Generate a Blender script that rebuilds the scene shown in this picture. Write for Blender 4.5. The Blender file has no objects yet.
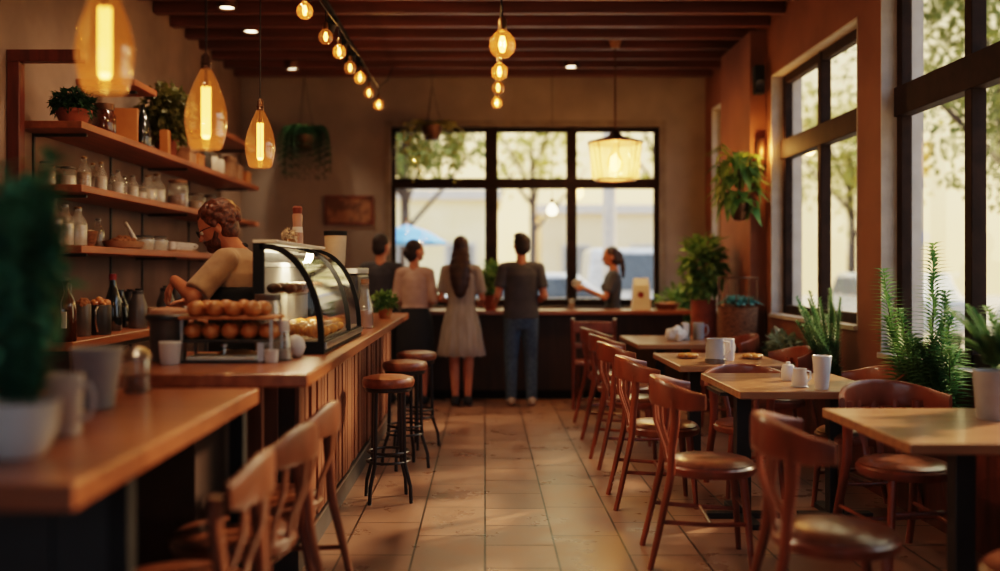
import bpy, bmesh, math, random
from math import sin, cos, pi, radians as R, sqrt
from mathutils import Vector as V, Matrix, Quaternion
random.seed(7)
SC = bpy.context.scene
COL = SC.collection
EYE = 1.36

# ------------------------------------------------------------------ materials
def newmat(name):
    m = bpy.data.materials.new(name); m.use_nodes = True
    nt = m.node_tree; nt.nodes.clear()
    out = nt.nodes.new('ShaderNodeOutputMaterial')
    return m, nt, out
def nd(nt, t, **kw):
    n = nt.nodes.new(t)
    for k, v in kw.items():
        if k in n.inputs.keys() if hasattr(n.inputs, 'keys') else False: n.inputs[k].default_value = v
        else: setattr(n, k, v)
    return n
def c4(c): return (c[0], c[1], c[2], 1.0)
def srgb(h):
    h = h.lstrip('#'); r = [int(h[i:i+2], 16)/255 for i in (0, 2, 4)]
    return tuple(x/12.92 if x <= .04045 else ((x+.055)/1.055)**2.4 for x in r)
def pmat(name, c1, c2=None, rough=.5, metal=0, scale=(8, 8, 8), bump=0, detail=4, spec=.5, coat=0, lo=.35, hi=.65, sheen=0, emit=None, estr=0):
    """principled material whose colour is a noise mix of c1 and c2"""
    m, nt, out = newmat(name)
    b = nd(nt, 'ShaderNodeBsdfPrincipled')
    b.inputs['Roughness'].default_value = rough; b.inputs['Metallic'].default_value = metal
    b.inputs['Specular IOR Level'].default_value = spec; b.inputs['Coat Weight'].default_value = coat
    b.inputs['Coat Roughness'].default_value = .15; b.inputs['Sheen Weight'].default_value = sheen
    c2 = c2 or tuple(x*.75 for x in c1)
    tc = nd(nt, 'ShaderNodeTexCoord'); mp = nd(nt, 'ShaderNodeMapping'); mp.inputs['Scale'].default_value = scale
    no = nd(nt, 'ShaderNodeTexNoise'); no.inputs['Scale'].default_value = 1.0; no.inputs['Detail'].default_value = detail
    rp = nd(nt, 'ShaderNodeValToRGB')
    rp.color_ramp.elements[0].position = lo; rp.color_ramp.elements[0].color = c4(c2)
    rp.color_ramp.elements[1].position = hi; rp.color_ramp.elements[1].color = c4(c1)
    L = nt.links.new
    L(tc.outputs['Object'], mp.inputs['Vector']); L(mp.outputs['Vector'], no.inputs['Vector'])
    L(no.outputs['Fac'], rp.inputs['Fac']); L(rp.outputs['Color'], b.inputs['Base Color'])
    if bump:
        bp = nd(nt, 'ShaderNodeBump'); bp.inputs['Strength'].default_value = bump; bp.inputs['Distance'].default_value = .01
        L(no.outputs['Fac'], bp.inputs['Height']); L(bp.outputs['Normal'], b.inputs['Normal'])
    if emit:
        b.inputs['Emission Color'].default_value = c4(emit); b.inputs['Emission Strength'].default_value = estr
    L(b.outputs[0], out.inputs[0]); return m
def glass(name, tint, gloss=.12, rough=.03, body=0.0, bodycol=(1, 1, 1), emit=None, estr=0):
    """thin glass: transparent tint + fresnel gloss + a little body"""
    m, nt, out = newmat(name); L = nt.links.new
    tr = nd(nt, 'ShaderNodeBsdfTransparent'); tr.inputs[0].default_value = c4(tint)
    gl = nd(nt, 'ShaderNodeBsdfGlossy'); gl.inputs['Roughness'].default_value = rough
    lw = nd(nt, 'ShaderNodeLayerWeight'); lw.inputs['Blend'].default_value = .35
    mr = nd(nt, 'ShaderNodeMapRange'); mr.inputs['To Min'].default_value = gloss*.35; mr.inputs['To Max'].default_value = min(1, gloss*4)
    L(lw.outputs['Facing'], mr.inputs['Value'])
    cur = tr
    if body:
        df = nd(nt, 'ShaderNodeBsdfTranslucent'); df.inputs[0].default_value = c4(bodycol)
        d2 = nd(nt, 'ShaderNodeBsdfDiffuse'); d2.inputs[0].default_value = c4(bodycol)
        m0 = nd(nt, 'ShaderNodeMixShader'); m0.inputs[0].default_value = .5; L(df.outputs[0], m0.inputs[1]); L(d2.outputs[0], m0.inputs[2])
        m1 = nd(nt, 'ShaderNodeMixShader'); m1.inputs[0].default_value = body
        L(cur.outputs[0], m1.inputs[1]); L(m0.outputs[0], m1.inputs[2]); cur = m1
    m2 = nd(nt, 'ShaderNodeMixShader'); L(mr.outputs[0], m2.inputs[0]); L(cur.outputs[0], m2.inputs[1]); L(gl.outputs[0], m2.inputs[2]); cur = m2
    if emit:
        em = nd(nt, 'ShaderNodeEmission'); em.inputs[0].default_value = c4(emit); em.inputs[1].default_value = estr
        ad = nd(nt, 'ShaderNodeAddShader'); L(cur.outputs[0], ad.inputs[0]); L(em.outputs[0], ad.inputs[1]); cur = ad
    L(cur.outputs[0], out.inputs[0]); return m
def emat(name, c, s):
    m, nt, out = newmat(name)
    e = nd(nt, 'ShaderNodeEmission'); e.inputs[0].default_value = c4(c); e.inputs[1].default_value = s
    nt.links.new(e.outputs[0], out.inputs[0]); return m
def leafmat(name, c1, c2, rough=.55):
    m, nt, out = newmat(name); L = nt.links.new
    b = nd(nt, 'ShaderNodeBsdfPrincipled'); b.inputs['Roughness'].default_value = rough; b.inputs['Specular IOR Level'].default_value = .3
    tl = nd(nt, 'ShaderNodeBsdfTranslucent')
    tc = nd(nt, 'ShaderNodeTexCoord'); no = nd(nt, 'ShaderNodeTexNoise'); no.inputs['Scale'].default_value = 9
    rp = nd(nt, 'ShaderNodeValToRGB'); rp.color_ramp.elements[0].position = .35; rp.color_ramp.elements[1].position = .65
    rp.color_ramp.elements[0].color = c4(c1); rp.color_ramp.elements[1].color = c4(c2)
    L(tc.outputs['Object'], no.inputs['Vector']); L(no.outputs['Fac'], rp.inputs['Fac'])
    L(rp.outputs[0], b.inputs['Base Color']); L(rp.outputs[0], tl.inputs[0])
    mx = nd(nt, 'ShaderNodeMixShader'); mx.inputs[0].default_value = .3
    L(b.outputs[0], mx.inputs[1]); L(tl.outputs[0], mx.inputs[2]); L(mx.outputs[0], out.inputs[0]); return m
def floormat():
    m, nt, out = newmat('tile_floor'); L = nt.links.new
    b = nd(nt, 'ShaderNodeBsdfPrincipled')
    tc = nd(nt, 'ShaderNodeTexCoord'); mp = nd(nt, 'ShaderNodeMapping'); mp.inputs['Rotation'].default_value = (0, 0, pi/2)
    mp.inputs['Location'].default_value = (.18, 0, 0)
    br = nd(nt, 'ShaderNodeTexBrick'); br.offset = .43; br.offset_frequency = 2; br.squash = .62; br.squash_frequency = 3
    br.inputs['Scale'].default_value = 1; br.inputs['Brick Width'].default_value = .62; br.inputs['Row Height'].default_value = .345
    br.inputs['Mortar Size'].default_value = .006; br.inputs['Mortar Smooth'].default_value = .2; br.inputs['Bias'].default_value = -.1
    br.inputs['Color1'].default_value = c4(srgb('#a57f69')); br.inputs['Color2'].default_value = c4(srgb('#876756')); br.inputs['Mortar'].default_value = c4(srgb('#22150f'))
    no = nd(nt, 'ShaderNodeTexNoise'); no.inputs['Scale'].default_value = 3.2; no.inputs['Detail'].default_value = 7; no.inputs['Roughness'].default_value = .62
    mx = nd(nt, 'ShaderNodeMix'); mx.data_type = 'RGBA'; mx.blend_type = 'MULTIPLY'; mx.inputs[0].default_value = .75
    rp = nd(nt, 'ShaderNodeValToRGB'); rp.color_ramp.elements[0].position = .3; rp.color_ramp.elements[0].color = (.55, .53, .52, 1); rp.color_ramp.elements[1].position = .72; rp.color_ramp.elements[1].color = (1.1, 1.05, 1, 1)
    L(tc.outputs['Object'], mp.inputs[0]); L(mp.outputs[0], br.inputs['Vector']); L(tc.outputs['Object'], no.inputs['Vector'])
    L(no.outputs['Fac'], rp.inputs[0]); L(br.outputs['Color'], mx.inputs[6]); L(rp.outputs[0], mx.inputs[7]); L(mx.outputs[2], b.inputs['Base Color'])
    mr = nd(nt, 'ShaderNodeMapRange'); mr.inputs['From Min'].default_value = .3; mr.inputs['From Max'].default_value = .7; mr.inputs['To Min'].default_value = .24; mr.inputs['To Max'].default_value = .4
    L(no.outputs['Fac'], mr.inputs[0]); L(mr.outputs[0], b.inputs['Roughness']); b.inputs['Specular IOR Level'].default_value = .5
    bp = nd(nt, 'ShaderNodeBump'); bp.inputs['Strength'].default_value = .35; bp.inputs['Distance'].default_value = .004; bp.invert = True
    L(br.outputs['Fac'], bp.inputs['Height'])
    L(bp.outputs[0], b.inputs['Normal'])
    L(b.outputs[0], out.inputs[0]); return m

M = {}
M['floor'] = floormat()
M['wall_left'] = pmat('plaster_warm', srgb('#8c7566'), srgb('#6f5c50'), .85, scale=(1.6, 1.6, 1.6), bump=.15, detail=8)
M['wall_back'] = pmat('plaster_taupe', srgb('#8c8079'), srgb('#7c7069'), .85, scale=(2, 2, 2), bump=.08, detail=8)
M['wall_right'] = pmat('plaster_brown', srgb('#80523a'), srgb('#6f4530'), .8, scale=(2, 2, 2), bump=.08, detail=8)
M['reveal'] = pmat('reveal_grey', srgb('#b8aca0'), srgb('#a89c90'), .8)
M['trimback'] = pmat('back_window_trim', srgb('#7d7064'), srgb('#6f6258'), .8)
M['ceiling'] = pmat('ceiling_wood', srgb('#40201a'), srgb('#2c150e'), .7, scale=(.6, 14, 6))
M['beam'] = pmat('beam_wood', srgb('#5e2f20'), srgb('#462114'), .5, scale=(1, 16, 16))
M['frame_dark'] = pmat('window_frame_dark', srgb('#2e1f17'), srgb('#22160f'), .7, spec=.12)
M['oak'] = pmat('counter_oak', srgb('#a0623a'), srgb('#824828'), .33, scale=(22, 2.2, 22), coat=.25)
M['oak_x'] = pmat('counter_oak_cross', srgb('#9c6040'), srgb('#7e482c'), .33, scale=(2.2, 22, 22), coat=.25)
M['table'] = pmat('table_wood', srgb('#a3744e'), srgb('#875b3b'), .34, scale=(3, 26, 26), coat=.3)
M['shelf'] = pmat('shelf_wood', srgb('#96532f'), srgb('#774020'), .45, scale=(20, 2, 20))
M['redwood'] = pmat('red_frame_wood', srgb('#6a2e1a'), srgb('#4e2010'), .5, scale=(20, 20, 2))
M['slat'] = pmat('counter_slats', srgb('#8a5638'), srgb('#6b3f28'), .5, scale=(14, 14, 1.4))
M['slatback'] = pmat('counter_back', srgb('#3b2216'), srgb('#2c180f'), .7)
M['kick'] = pmat('kick_plate', srgb('#4a4644'), srgb('#3c3836'), .45)
M['chair'] = pmat('chair_wood', srgb('#87432a'), srgb('#643019'), .36, scale=(9, 9, 3), coat=.5, detail=5)
M['chair_l'] = pmat('chair_wood_light', srgb('#6e3e28'), srgb('#54301d'), .38, scale=(9, 9, 3), coat=.3)
M['seatpad'] = pmat('seat_leather', srgb('#7a4a33'), srgb('#633824'), .3, scale=(30, 30, 30), bump=.08, coat=.35)
M['stoolpad'] = pmat('stool_leather', srgb('#8a4f33'), srgb('#6d3a23'), .36, scale=(30, 30, 30), bump=.08, coat=.2)
M['black'] = pmat('black_metal', (.012, .011, .011), (.018, .016, .015), .4)
M['blackmat'] = pmat('black_matt', (.008, .008, .009), (.012, .012, .013), .7, spec=.2)
M['navy'] = pmat('counter_panel_dark', srgb('#1c2124'), srgb('#15191b'), .6)
M['barwood'] = pmat('bar_front_wood', srgb('#3a2318'), srgb('#2a180f'), .6, scale=(16, 16, 2))
M['steel'] = pmat('brushed_steel', (.55, .52, .49), (.45, .43, .41), .28, 1)
M['brass'] = pmat('aged_brass', (.45, .25, .1), (.3, .16, .06), .35, 1)
M['copper'] = pmat('dark_bronze', (.12, .06, .035), (.08, .04, .02), .4, .8)
M['ceramic'] = pmat('white_ceramic', srgb('#d8d4cf'), srgb('#cfcac4'), .3, scale=(3, 3, 3))
M['greyceramic'] = pmat('grey_ceramic', srgb('#a7a6a6'), srgb('#999898'), .4)
M['paper'] = pmat('white_paper', srgb('#e4ddd2'), srgb('#d6cec2'), .8)
M['redprint'] = pmat('red_print', srgb('#7e1f24'), None, .7)
M['terracotta'] = pmat('terracotta', srgb('#8f4a30'), srgb('#733722'), .8)
M['wicker'] = pmat('wicker', srgb('#8a5c3c'), srgb('#5b3820'), .75, scale=(30, 30, 60), bump=.4)
M['soil'] = pmat('soil', (.03, .018, .01), None, .95, scale=(40, 40, 40))
M['bread'] = pmat('bread_crust', srgb('#c4803f'), srgb('#8e4c20'), .5, scale=(14, 14, 14), bump=.2, coat=.2)
M['croissant'] = pmat('croissant_crust', srgb('#d09038'), srgb('#9a5a1c'), .45, scale=(30, 30, 12), bump=.25, coat=.15)
M['darkpastry'] = pmat('chocolate_pastry', srgb('#6a3c20'), srgb('#48240f'), .5, scale=(24, 24, 24), bump=.3)
M['cream'] = pmat('cream_cloth', srgb('#d8c4a8'), srgb('#c7b294'), .85)
M['card'] = pmat('cardboard', srgb('#9a7050'), srgb('#80583c'), .85)
M['board'] = pmat('cutting_board', srgb('#b5733c'), srgb('#965826'), .5, scale=(4, 20, 3))
M['darkglass'] = pmat('dark_bottle_glass', (.012, .014, .014), None, .08, spec=.8, coat=.4)
M['brownglass'] = pmat('brown_jar_glass', (.07, .02, .008), (.05, .015, .006), .1, spec=.7, coat=.4)
M['tin'] = pmat('grey_tin', srgb('#6a6460'), srgb('#59534f'), .35, .5)
M['darktin'] = pmat('dark_tin', srgb('#3a3634'), srgb('#2e2a28'), .4, .3)
M['milk'] = pmat('milk_white', srgb('#cfc6bb'), srgb('#c0b6aa'), .6)
M['spice'] = pmat('spice_brown', srgb('#8c5a34'), srgb('#623a1e'), .9, scale=(60, 60, 60))
M['grain'] = pmat('grain_pale', srgb('#b59a80'), srgb('#94785e'), .9, scale=(70, 70, 70))
M['coffee'] = pmat('coffee_dark', (.03, .013, .006), None, .7, scale=(60, 60, 60))
M['redcap'] = pmat('red_cap', srgb('#7c1d18'), None, .5)
M['skin'] = pmat('skin', srgb('#c4805e'), srgb('#b4704f'), .5, scale=(12, 12, 12))
M['lips'] = pmat('lips', srgb('#8a4238'), None, .5)
M['eye'] = pmat('eye', srgb('#d8d0c8'), srgb('#cfc6be'), .25)
M['pupil'] = pmat('pupil', (.01, .008, .006), None, .2)
M['hair_brown'] = pmat('hair_auburn', srgb('#6e3c22'), srgb('#3a1a0d'), .5, scale=(60, 60, 60), bump=.4)
M['hair_dark'] = pmat('hair_dark', srgb('#2a1a14'), srgb('#180e0a'), .65, scale=(80, 80, 8), bump=.3)
M['hair_long'] = pmat('hair_long_brown', srgb('#3c2218'), srgb('#21110b'), .42, scale=(90, 90, 5), bump=.3)
M['tan'] = pmat('tan_cotton', srgb('#b39272'), srgb('#94755a'), .85, scale=(9, 9, 9), bump=.12, sheen=.2)
M['apron'] = pmat('black_apron', (.01, .01, .012), None, .8)
M['slate'] = pmat('slate_cotton', srgb('#4b4a4f'), srgb('#3d3c41'), .85, scale=(8, 8, 8), bump=.1)
M['slate2'] = pmat('charcoal_cotton', srgb('#3c3a40'), srgb('#302e33'), .85)
M['blouse'] = pmat('blush_blouse', srgb('#c4a494'), srgb('#b08f80'), .8)
M['dress'] = pmat('grey_dress', srgb('#9a8f88'), srgb('#867b74'), .85, scale=(30, 30, 3))
M['denim'] = pmat('blue_denim', srgb('#4a6078'), srgb('#384c62'), .85, scale=(30, 30, 30))
M['blackcloth'] = pmat('black_cloth', (.014, .013, .015), None, .85)
M['shoe'] = pmat('pale_shoe', srgb('#b3a293'), None, .6)
M['pane'] = glass('window_glass', (.96, .97, .95), .06, .01)
M['amber'] = glass('amber_glass', (1.0, .74, .44), .16, .04, body=.02, bodycol=(1, .45, .16), emit=(1, .3, .06), estr=.085)  # emission imitates filament light caught in the amber glass
M['bulbglass'] = glass('bulb_glass', (1.0, .76, .42), .10, .03, body=.014, bodycol=(1, .45, .12), emit=(1, .3, .06), estr=.09)  # faint glow put into the globe glass for its filament's light
M['lantern'] = glass('lantern_glass', (1.0, .85, .6), .08, .1, body=.25, bodycol=(1, .75, .42), emit=(1, .5, .15), estr=.35)  # drum glass emits a little, standing in for bulb light diffused inside
M['jarglass'] = glass('jar_glass', (.86, .84, .8), .16, .04, body=.22, bodycol=(.85, .82, .76))
M['casefront'] = glass('case_front_glass', (.97, .96, .92), .26, .06)
M['caseglass'] = glass('case_glass', (.97, .97, .94), .10, .02)
M['filament'] = emat('filament_glow', (1.0, .45, .10), 6)
M['filament2'] = emat('bulb_glow', (1.0, .5, .13), 12)
M['downglow'] = emat('downlight_glow', (1.0, .78, .5), 8)
M['leaf_dark'] = leafmat('leaf_dark', srgb('#16301c'), srgb('#2c4c2a'))
M['leaf_teal'] = leafmat('leaf_bluegreen', srgb('#3d7a60'), srgb('#6cae8c'))
M['leaf_mid'] = leafmat('leaf_mid', srgb('#456b2c'), srgb('#86a050'))
M['leaf_fern'] = leafmat('leaf_fern', srgb('#3a6a40'), srgb('#84ac6c'))
M['leaf_rosemary'] = leafmat('leaf_rosemary', srgb('#46744c'), srgb('#8cae7c'))
M['leaf_sage'] = leafmat('leaf_sage', srgb('#58664c'), srgb('#8a947a'))
M['leaf_olive'] = leafmat('leaf_olive', srgb('#3a3c18'), srgb('#66612c'))
M['leaf_blue'] = leafmat('leaf_bluish', srgb('#4f8480'), srgb('#84b8ac'))
M['leaf_tree'] = leafmat('leaf_tree', srgb('#4a5a2c'), srgb('#8a8c48'))
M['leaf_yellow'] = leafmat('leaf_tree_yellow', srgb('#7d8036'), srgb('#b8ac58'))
M['stem'] = pmat('stem', srgb('#4c4a26'), srgb('#38361c'), .8)
M['bark'] = pmat('bark', srgb('#4e3c2e'), srgb('#362820'), .9, scale=(12, 12, 3), bump=.5)
M['asphalt'] = pmat('asphalt', srgb('#c4b8a4'), srgb('#b0a490'), .9, scale=(3, 3, 3))
M['grass'] = pmat('grass_verge', srgb('#6d7a44'), srgb('#586636'), .95, scale=(9, 9, 9))
M['carwhite'] = pmat('white_car_paint', srgb('#dcdad6'), None, .25, coat=.5)
M['cardark'] = pmat('dark_car_glass', srgb('#56606a'), None, .15)
M['tyre'] = pmat('tyre', (.02, .02, .02), None, .8)
M['bluecloth'] = pmat('blue_parasol_cloth', srgb('#5c9fd8'), srgb('#4f92cc'), .8)
M['facade'] = pmat('pale_facade', srgb('#f5dfae'), srgb('#ecd29a'), .9, scale=(.6, .6, .6))
M['facade2'] = pmat('tan_facade', srgb('#ead2a8'), srgb('#dfc598'), .9, scale=(.6, .6, .6))
M['facadewin'] = pmat('facade_window', srgb('#8e8a84'), srgb('#7e7a74'), .3)
M['concrete'] = pmat('pale_concrete', srgb('#d2c8ba'), srgb('#c4baac'), .9)
M['art'] = pmat('abstract_print', srgb('#8a6248'), srgb('#5f4030'), .8, scale=(5, 5, 5), lo=.45, hi=.55)
M['redenamel'] = pmat('pinkish_grinder', srgb('#c0907a'), srgb('#a87860'), .4)

# ------------------------------------------------------------------ mesh builder
def basis(d):
    d = V(d).normalized()
    a = V((0, 0, 1)) if abs(d.z) < .95 else V((1, 0, 0))
    u = d.cross(a).normalized(); w = u.cross(d).normalized()   # u side, w up-ish
    return d, u, w
class MB:
    def __init__(s): s.v = []; s.f = []
    def add(s, vs, fs):
        o = len(s.v); s.v += [tuple(x) for x in vs]; s.f += [tuple(i+o for i in f) for f in fs]; return s
    def box(s, x0, x1, y0, y1, z0, z1):
        return s.add([(x0,y0,z0),(x1,y0,z0),(x1,y1,z0),(x0,y1,z0),(x0,y0,z1),(x1,y0,z1),(x1,y1,z1),(x0,y1,z1)],
                     [(0,3,2,1),(4,5,6,7),(0,1,5,4),(1,2,6,5),(2,3,7,6),(3,0,4,7)])
    def bar(s, p0, p1, w, h, up=(0,0,1)):
        p0 = V(p0); p1 = V(p1); d = (p1-p0).normalized(); up = V(up)
        if abs(d.dot(up)) > .95: up = V((0,1,0))
        u = d.cross(up).normalized()*w/2; t = u.cross(d).normalized()*h/2
        return s.add([p0-u-t, p0+u-t, p0+u+t, p0-u+t, p1-u-t, p1+u-t, p1+u+t, p1-u+t],
                     [(0,1,2,3),(7,6,5,4),(0,4,5,1),(1,5,6,2),(2,6,7,3),(3,7,4,0)])
    def lathe(s, prof, c=(0,0,0), n=20, cap=True, sx=1, sy=1):
        c = V(c); vs = []; fs = []; k = len(prof)
        for i in range(n):
            a = 2*pi*i/n
            for r, z in prof: vs.append((c.x+r*cos(a)*sx, c.y+r*sin(a)*sy, c.z+z))
        for i in range(n):
            j = (i+1) % n
            for q in range(k-1): fs.append((i*k+q, j*k+q, j*k+q+1, i*k+q+1))
        if cap:
            if prof[0][0] > 1e-4: fs.append(tuple(i*k for i in reversed(range(n))))
            if prof[-1][0] > 1e-4: fs.append(tuple(i*k+k-1 for i in range(n)))
        return s.add(vs, fs)
    def cyl(s, p0, p1, r0, r1=None, n=12):
        return s.tube([p0, p1], [r0, r0 if r1 is None else r1], n)
    def tube(s, pts, r, n=10, flat=None):
        """swept tube; flat=(w,h) factors give an oval section, up-referenced"""
        pts = [V(p) for p in pts]; m = len(pts)
        rs = r if isinstance(r, (list, tuple)) else [r]*m
        vs = []; fs = []; pu = None
        for i, p in enumerate(pts):
            d = (pts[min(i+1, m-1)]-pts[max(i-1, 0)]).normalized()
            if pu is None: _, u, w = basis(d)
            else:
                u = (pu - d*pu.dot(d))
                u = u.normalized() if u.length > 1e-5 else basis(d)[1]
                w = u.cross(d).normalized()
            pu = u
            fw, fh = flat if flat else (1, 1)
            for k in range(n):
                a = 2*pi*k/n
                vs.append(p+u*cos(a)*rs[i]*fw+w*sin(a)*rs[i]*fh)
        for i in range(m-1):
            for k in range(n):
                l = (k+1) % n
                fs.append((i*n+k, i*n+l, (i+1)*n+l, (i+1)*n+k))
        fs.append(tuple(reversed(range(n)))); fs.append(tuple((m-1)*n+k for k in range(n)))
        return s.add(vs, fs)
    def ell(s, c, r, n=14, m=9, rot=None, wob=0):
        c = V(c); r = (r, r, r) if isinstance(r, (int, float)) else r
        vs = []; fs = []
        def pt(x, y, z):
            p = V((x*r[0], y*r[1], z*r[2]))
            if wob: p *= 1+random.uniform(-wob, wob)
            if rot is not None: p = rot @ p
            return c+p
        vs.append(pt(0, 0, -1))
        for j in range(1, m):
            t = -pi/2+pi*j/m
            for i in range(n):
                a = 2*pi*i/n; vs.append(pt(cos(t)*cos(a), cos(t)*sin(a), sin(t)))
        vs.append(pt(0, 0, 1))
        for i in range(n): fs.append((0, 1+(i+1) % n, 1+i))
        for j in range(m-2):
            for i in range(n):
                k = (i+1) % n; a = 1+j*n; b = a+n
                fs.append((a+i, a+k, b+k, b+i))
        t = 1+(m-2)*n; e = len(vs)-1
        for i in range(n): fs.append((t+i, t+(i+1) % n, e))
        return s.add(vs, fs)
    def limb(s, p0, r0, p1, r1, n=12):
        s.ell(p0, r0, n, 8); s.ell(p1, r1, n, 8); return s.tube([p0, p1], [r0, r1], n)
    def prism(s, poly, z0, z1):
        n = len(poly); vs = [(x, y, z0) for x, y in poly]+[(x, y, z1) for x, y in poly]
        return s.add(vs, [tuple(reversed(range(n))), tuple(range(n, 2*n))]+[(i, (i+1) % n, n+(i+1) % n, n+i) for i in range(n)])
    def prism_y(s, poly, y0, y1):
        n = len(poly); vs = [(x, y0, z) for x, z in poly]+[(x, y1, z) for x, z in poly]
        return s.add(vs, [tuple(range(n)), tuple(reversed(range(n, 2*n)))]+[(i, n+i, n+(i+1) % n, (i+1) % n) for i in range(n)])
    def leaf(s, b, d, L, W, up=(0,0,1), bend=.15):
        b = V(b); d = V(d).normalized(); up = V(up)
        u = d.cross(up)
        u = u.normalized() if u.length > 1e-3 else V((1,0,0))
        w = u.cross(d)
        m = b+d*L*.45+w*L*bend*.5; t = b+d*L-w*L*bend
        return s.add([b, m+u*W/2+w*W*.12, m, m-u*W/2+w*W*.12, t], [(0,1,2),(0,2,3),(1,4,2),(2,4,3)])
    def strip(s, path, width, thick):
        """ribbon standing upright along a plan path: path = [(x,y,zmid,height)], thickness normal to the path"""
        vs = []; fs = []; n = len(path); K = 8
        for i, (x, y, z, h) in enumerate(path):
            a = path[max(i-1, 0)]; b = path[min(i+1, n-1)]
            t = V((b[0]-a[0], b[1]-a[1], 0)).normalized(); nn = V((t.y, -t.x, 0))
            th = thick[i] if isinstance(thick, list) else thick
            for k in range(K*2):
                an = 2*pi*k/(K*2); ca, sa = cos(an), sin(an)
                e = .45
                qx = math.copysign(abs(ca)**e, ca); qz = math.copysign(abs(sa)**e, sa)
                p = V((x, y, z))+nn*qx*th/2+V((0, 0, 1))*qz*h/2; vs.append(p)
        Q = K*2
        for i in range(n-1):
            for k in range(Q):
                l = (k+1) % Q; fs.append((i*Q+k, i*Q+l, (i+1)*Q+l, (i+1)*Q+k))
        fs.append(tuple(reversed(range(Q)))); fs.append(tuple((n-1)*Q+k for k in range(Q)))
        return s.add(vs, fs)
    def build(s, name, mat, parent=None, bev=0, smooth=40, fix=True, loc=None):
        me = bpy.data.meshes.new(name); me.from_pydata(s.v, [], s.f); me.update()
        if fix:
            bm = bmesh.new(); bm.from_mesh(me); bmesh.ops.recalc_face_normals(bm, faces=bm.faces[:]); bm.to_mesh(me); bm.free()
        me.materials.append(M[mat] if isinstance(mat, str) else mat)
        if smooth:
            me.shade_smooth(); me.set_sharp_from_angle(angle=R(smooth))
        o = bpy.data.objects.new(name, me); COL.objects.link(o)
        if parent: o.parent = parent
        if loc: o.location = loc
        if bev:
            b = o.modifiers.new('bevel', 'BEVEL'); b.width = bev; b.segments = 2; b.limit_method = 'ANGLE'; b.angle_limit = R(50)
        return o
    def remesh(s, name, mat, parent=None, vox=.008, smooth_it=3):
        me = bpy.data.meshes.new('t'); me.from_pydata(s.v, [], s.f)
        bm = bmesh.new(); bm.from_mesh(me); bmesh.ops.recalc_face_normals(bm, faces=bm.faces[:]); bm.to_mesh(me); bm.free()
        o = bpy.data.objects.new('t', me); COL.objects.link(o)
        r = o.modifiers.new('r', 'REMESH'); r.mode = 'VOXEL'; r.voxel_size = vox
        q = o.modifiers.new('s', 'SMOOTH'); q.factor = .5; q.iterations = smooth_it
        bpy.context.view_layer.update()
        dg = bpy.context.evaluated_depsgraph_get()
        me2 = bpy.data.meshes.new_from_object(o.evaluated_get(dg))
        bpy.data.objects.remove(o); bpy.data.meshes.remove(me)
        me2.name = name; me2.materials.clear(); me2.materials.append(M[mat]); me2.shade_smooth()
        ob = bpy.data.objects.new(name, me2); COL.objects.link(ob)
        if parent: ob.parent = parent
        return ob
def tag(o, label, cat, group=None, kind=None):
    if label: o['label'] = label
    if cat: o['category'] = cat
    if group: o['group'] = group
    if kind: o['kind'] = kind
    return o
def thing(name, label, cat, loc=(0,0,0), rz=0, group=None):
    o = bpy.data.objects.new(name, None); o.empty_display_size = .05; COL.objects.link(o)
    o.location = loc; o.rotation_euler = (0, 0, rz); return tag(o, label, cat, group)
def struct(o): o['kind'] = 'structure'; return o
def kids(o): return [c for c in bpy.data.objects if c.parent == o]
def dup(o, label, loc=None, rz=None, group=None):
    def cp(x, par):
        c = x.copy(); COL.objects.link(c)
        if par: c.parent = par
        for k in kids(x): cp(k, c)
        return c
    c = cp(o, None)
    if loc is not None: c.location = loc
    if rz is not None: c.rotation_euler = (0, 0, rz)
    c['label'] = label
    if group: c['group'] = group
    return c
def lamp(name, kind, loc, energy, color, size=.05, rot=None, **kw):
    l = bpy.data.lights.new(name, kind); l.energy = energy; l.color = color
    if kind == 'POINT' or kind == 'SPOT': l.shadow_soft_size = size
    if kind == 'SPOT': l.spot_size = kw.get('angle', R(90)); l.spot_blend = .6
    if kind == 'SUN': l.angle = size
    if kind == 'AREA': l.size = size
    o = bpy.data.objects.new(name, l); COL.objects.link(o); o.location = loc
    if rot: o.rotation_euler = rot
    return o
def pt(px, py, D): return V(((px-485)*D/1000, D, EYE-(py-271)*D/1000))
ORD = ['first', 'second', 'third', 'fourth', 'fifth', 'sixth', 'seventh', 'eighth', 'ninth', 'tenth', 'eleventh', 'twelfth']
# ------------------------------------------------------------------ room shell
XL, XR, YB, YF, ZC = -2.85, 2.58, 11.7, -2.6, 3.57
struct(MB().box(XL-.2, XR+.3, YF-.2, YB+.3, -.1, 0).build('floor', 'floor', smooth=0))
struct(MB().box(XL-.15, XL, YF, YB+.25, 0, 3.8).build('wall_left', 'wall_left', smooth=0))
# back wall with one wide opening
WX0, WX1, WZ0, WZ1 = -1.10, 2.04, .95, 3.045
b = MB(); b.box(XL, WX0, YB, YB+.25, 0, 3.8); b.box(WX1, XR+.26, YB, YB+.25, 0, 3.8); b.box(WX0, WX1, YB, YB+.25, 0, WZ0); b.box(WX0, WX1, YB, YB+.25, WZ1, 3.8)
struct(b.build('wall_back', 'wall_back', smooth=0))
# front wall (behind the viewer) with a shop window
b = MB(); b.box(XL, -2.2, YF-.2, YF, 0, 3.8); b.box(2.0, XR+.26, YF-.2, YF, 0, 3.8); b.box(-2.2, 2.0, YF-.2, YF, 0, .7); b.box(-2.2, 2.0, YF-.2, YF, 3.0, 3.8)
struct(b.build('wall_front', 'wall_left', smooth=0))
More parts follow.
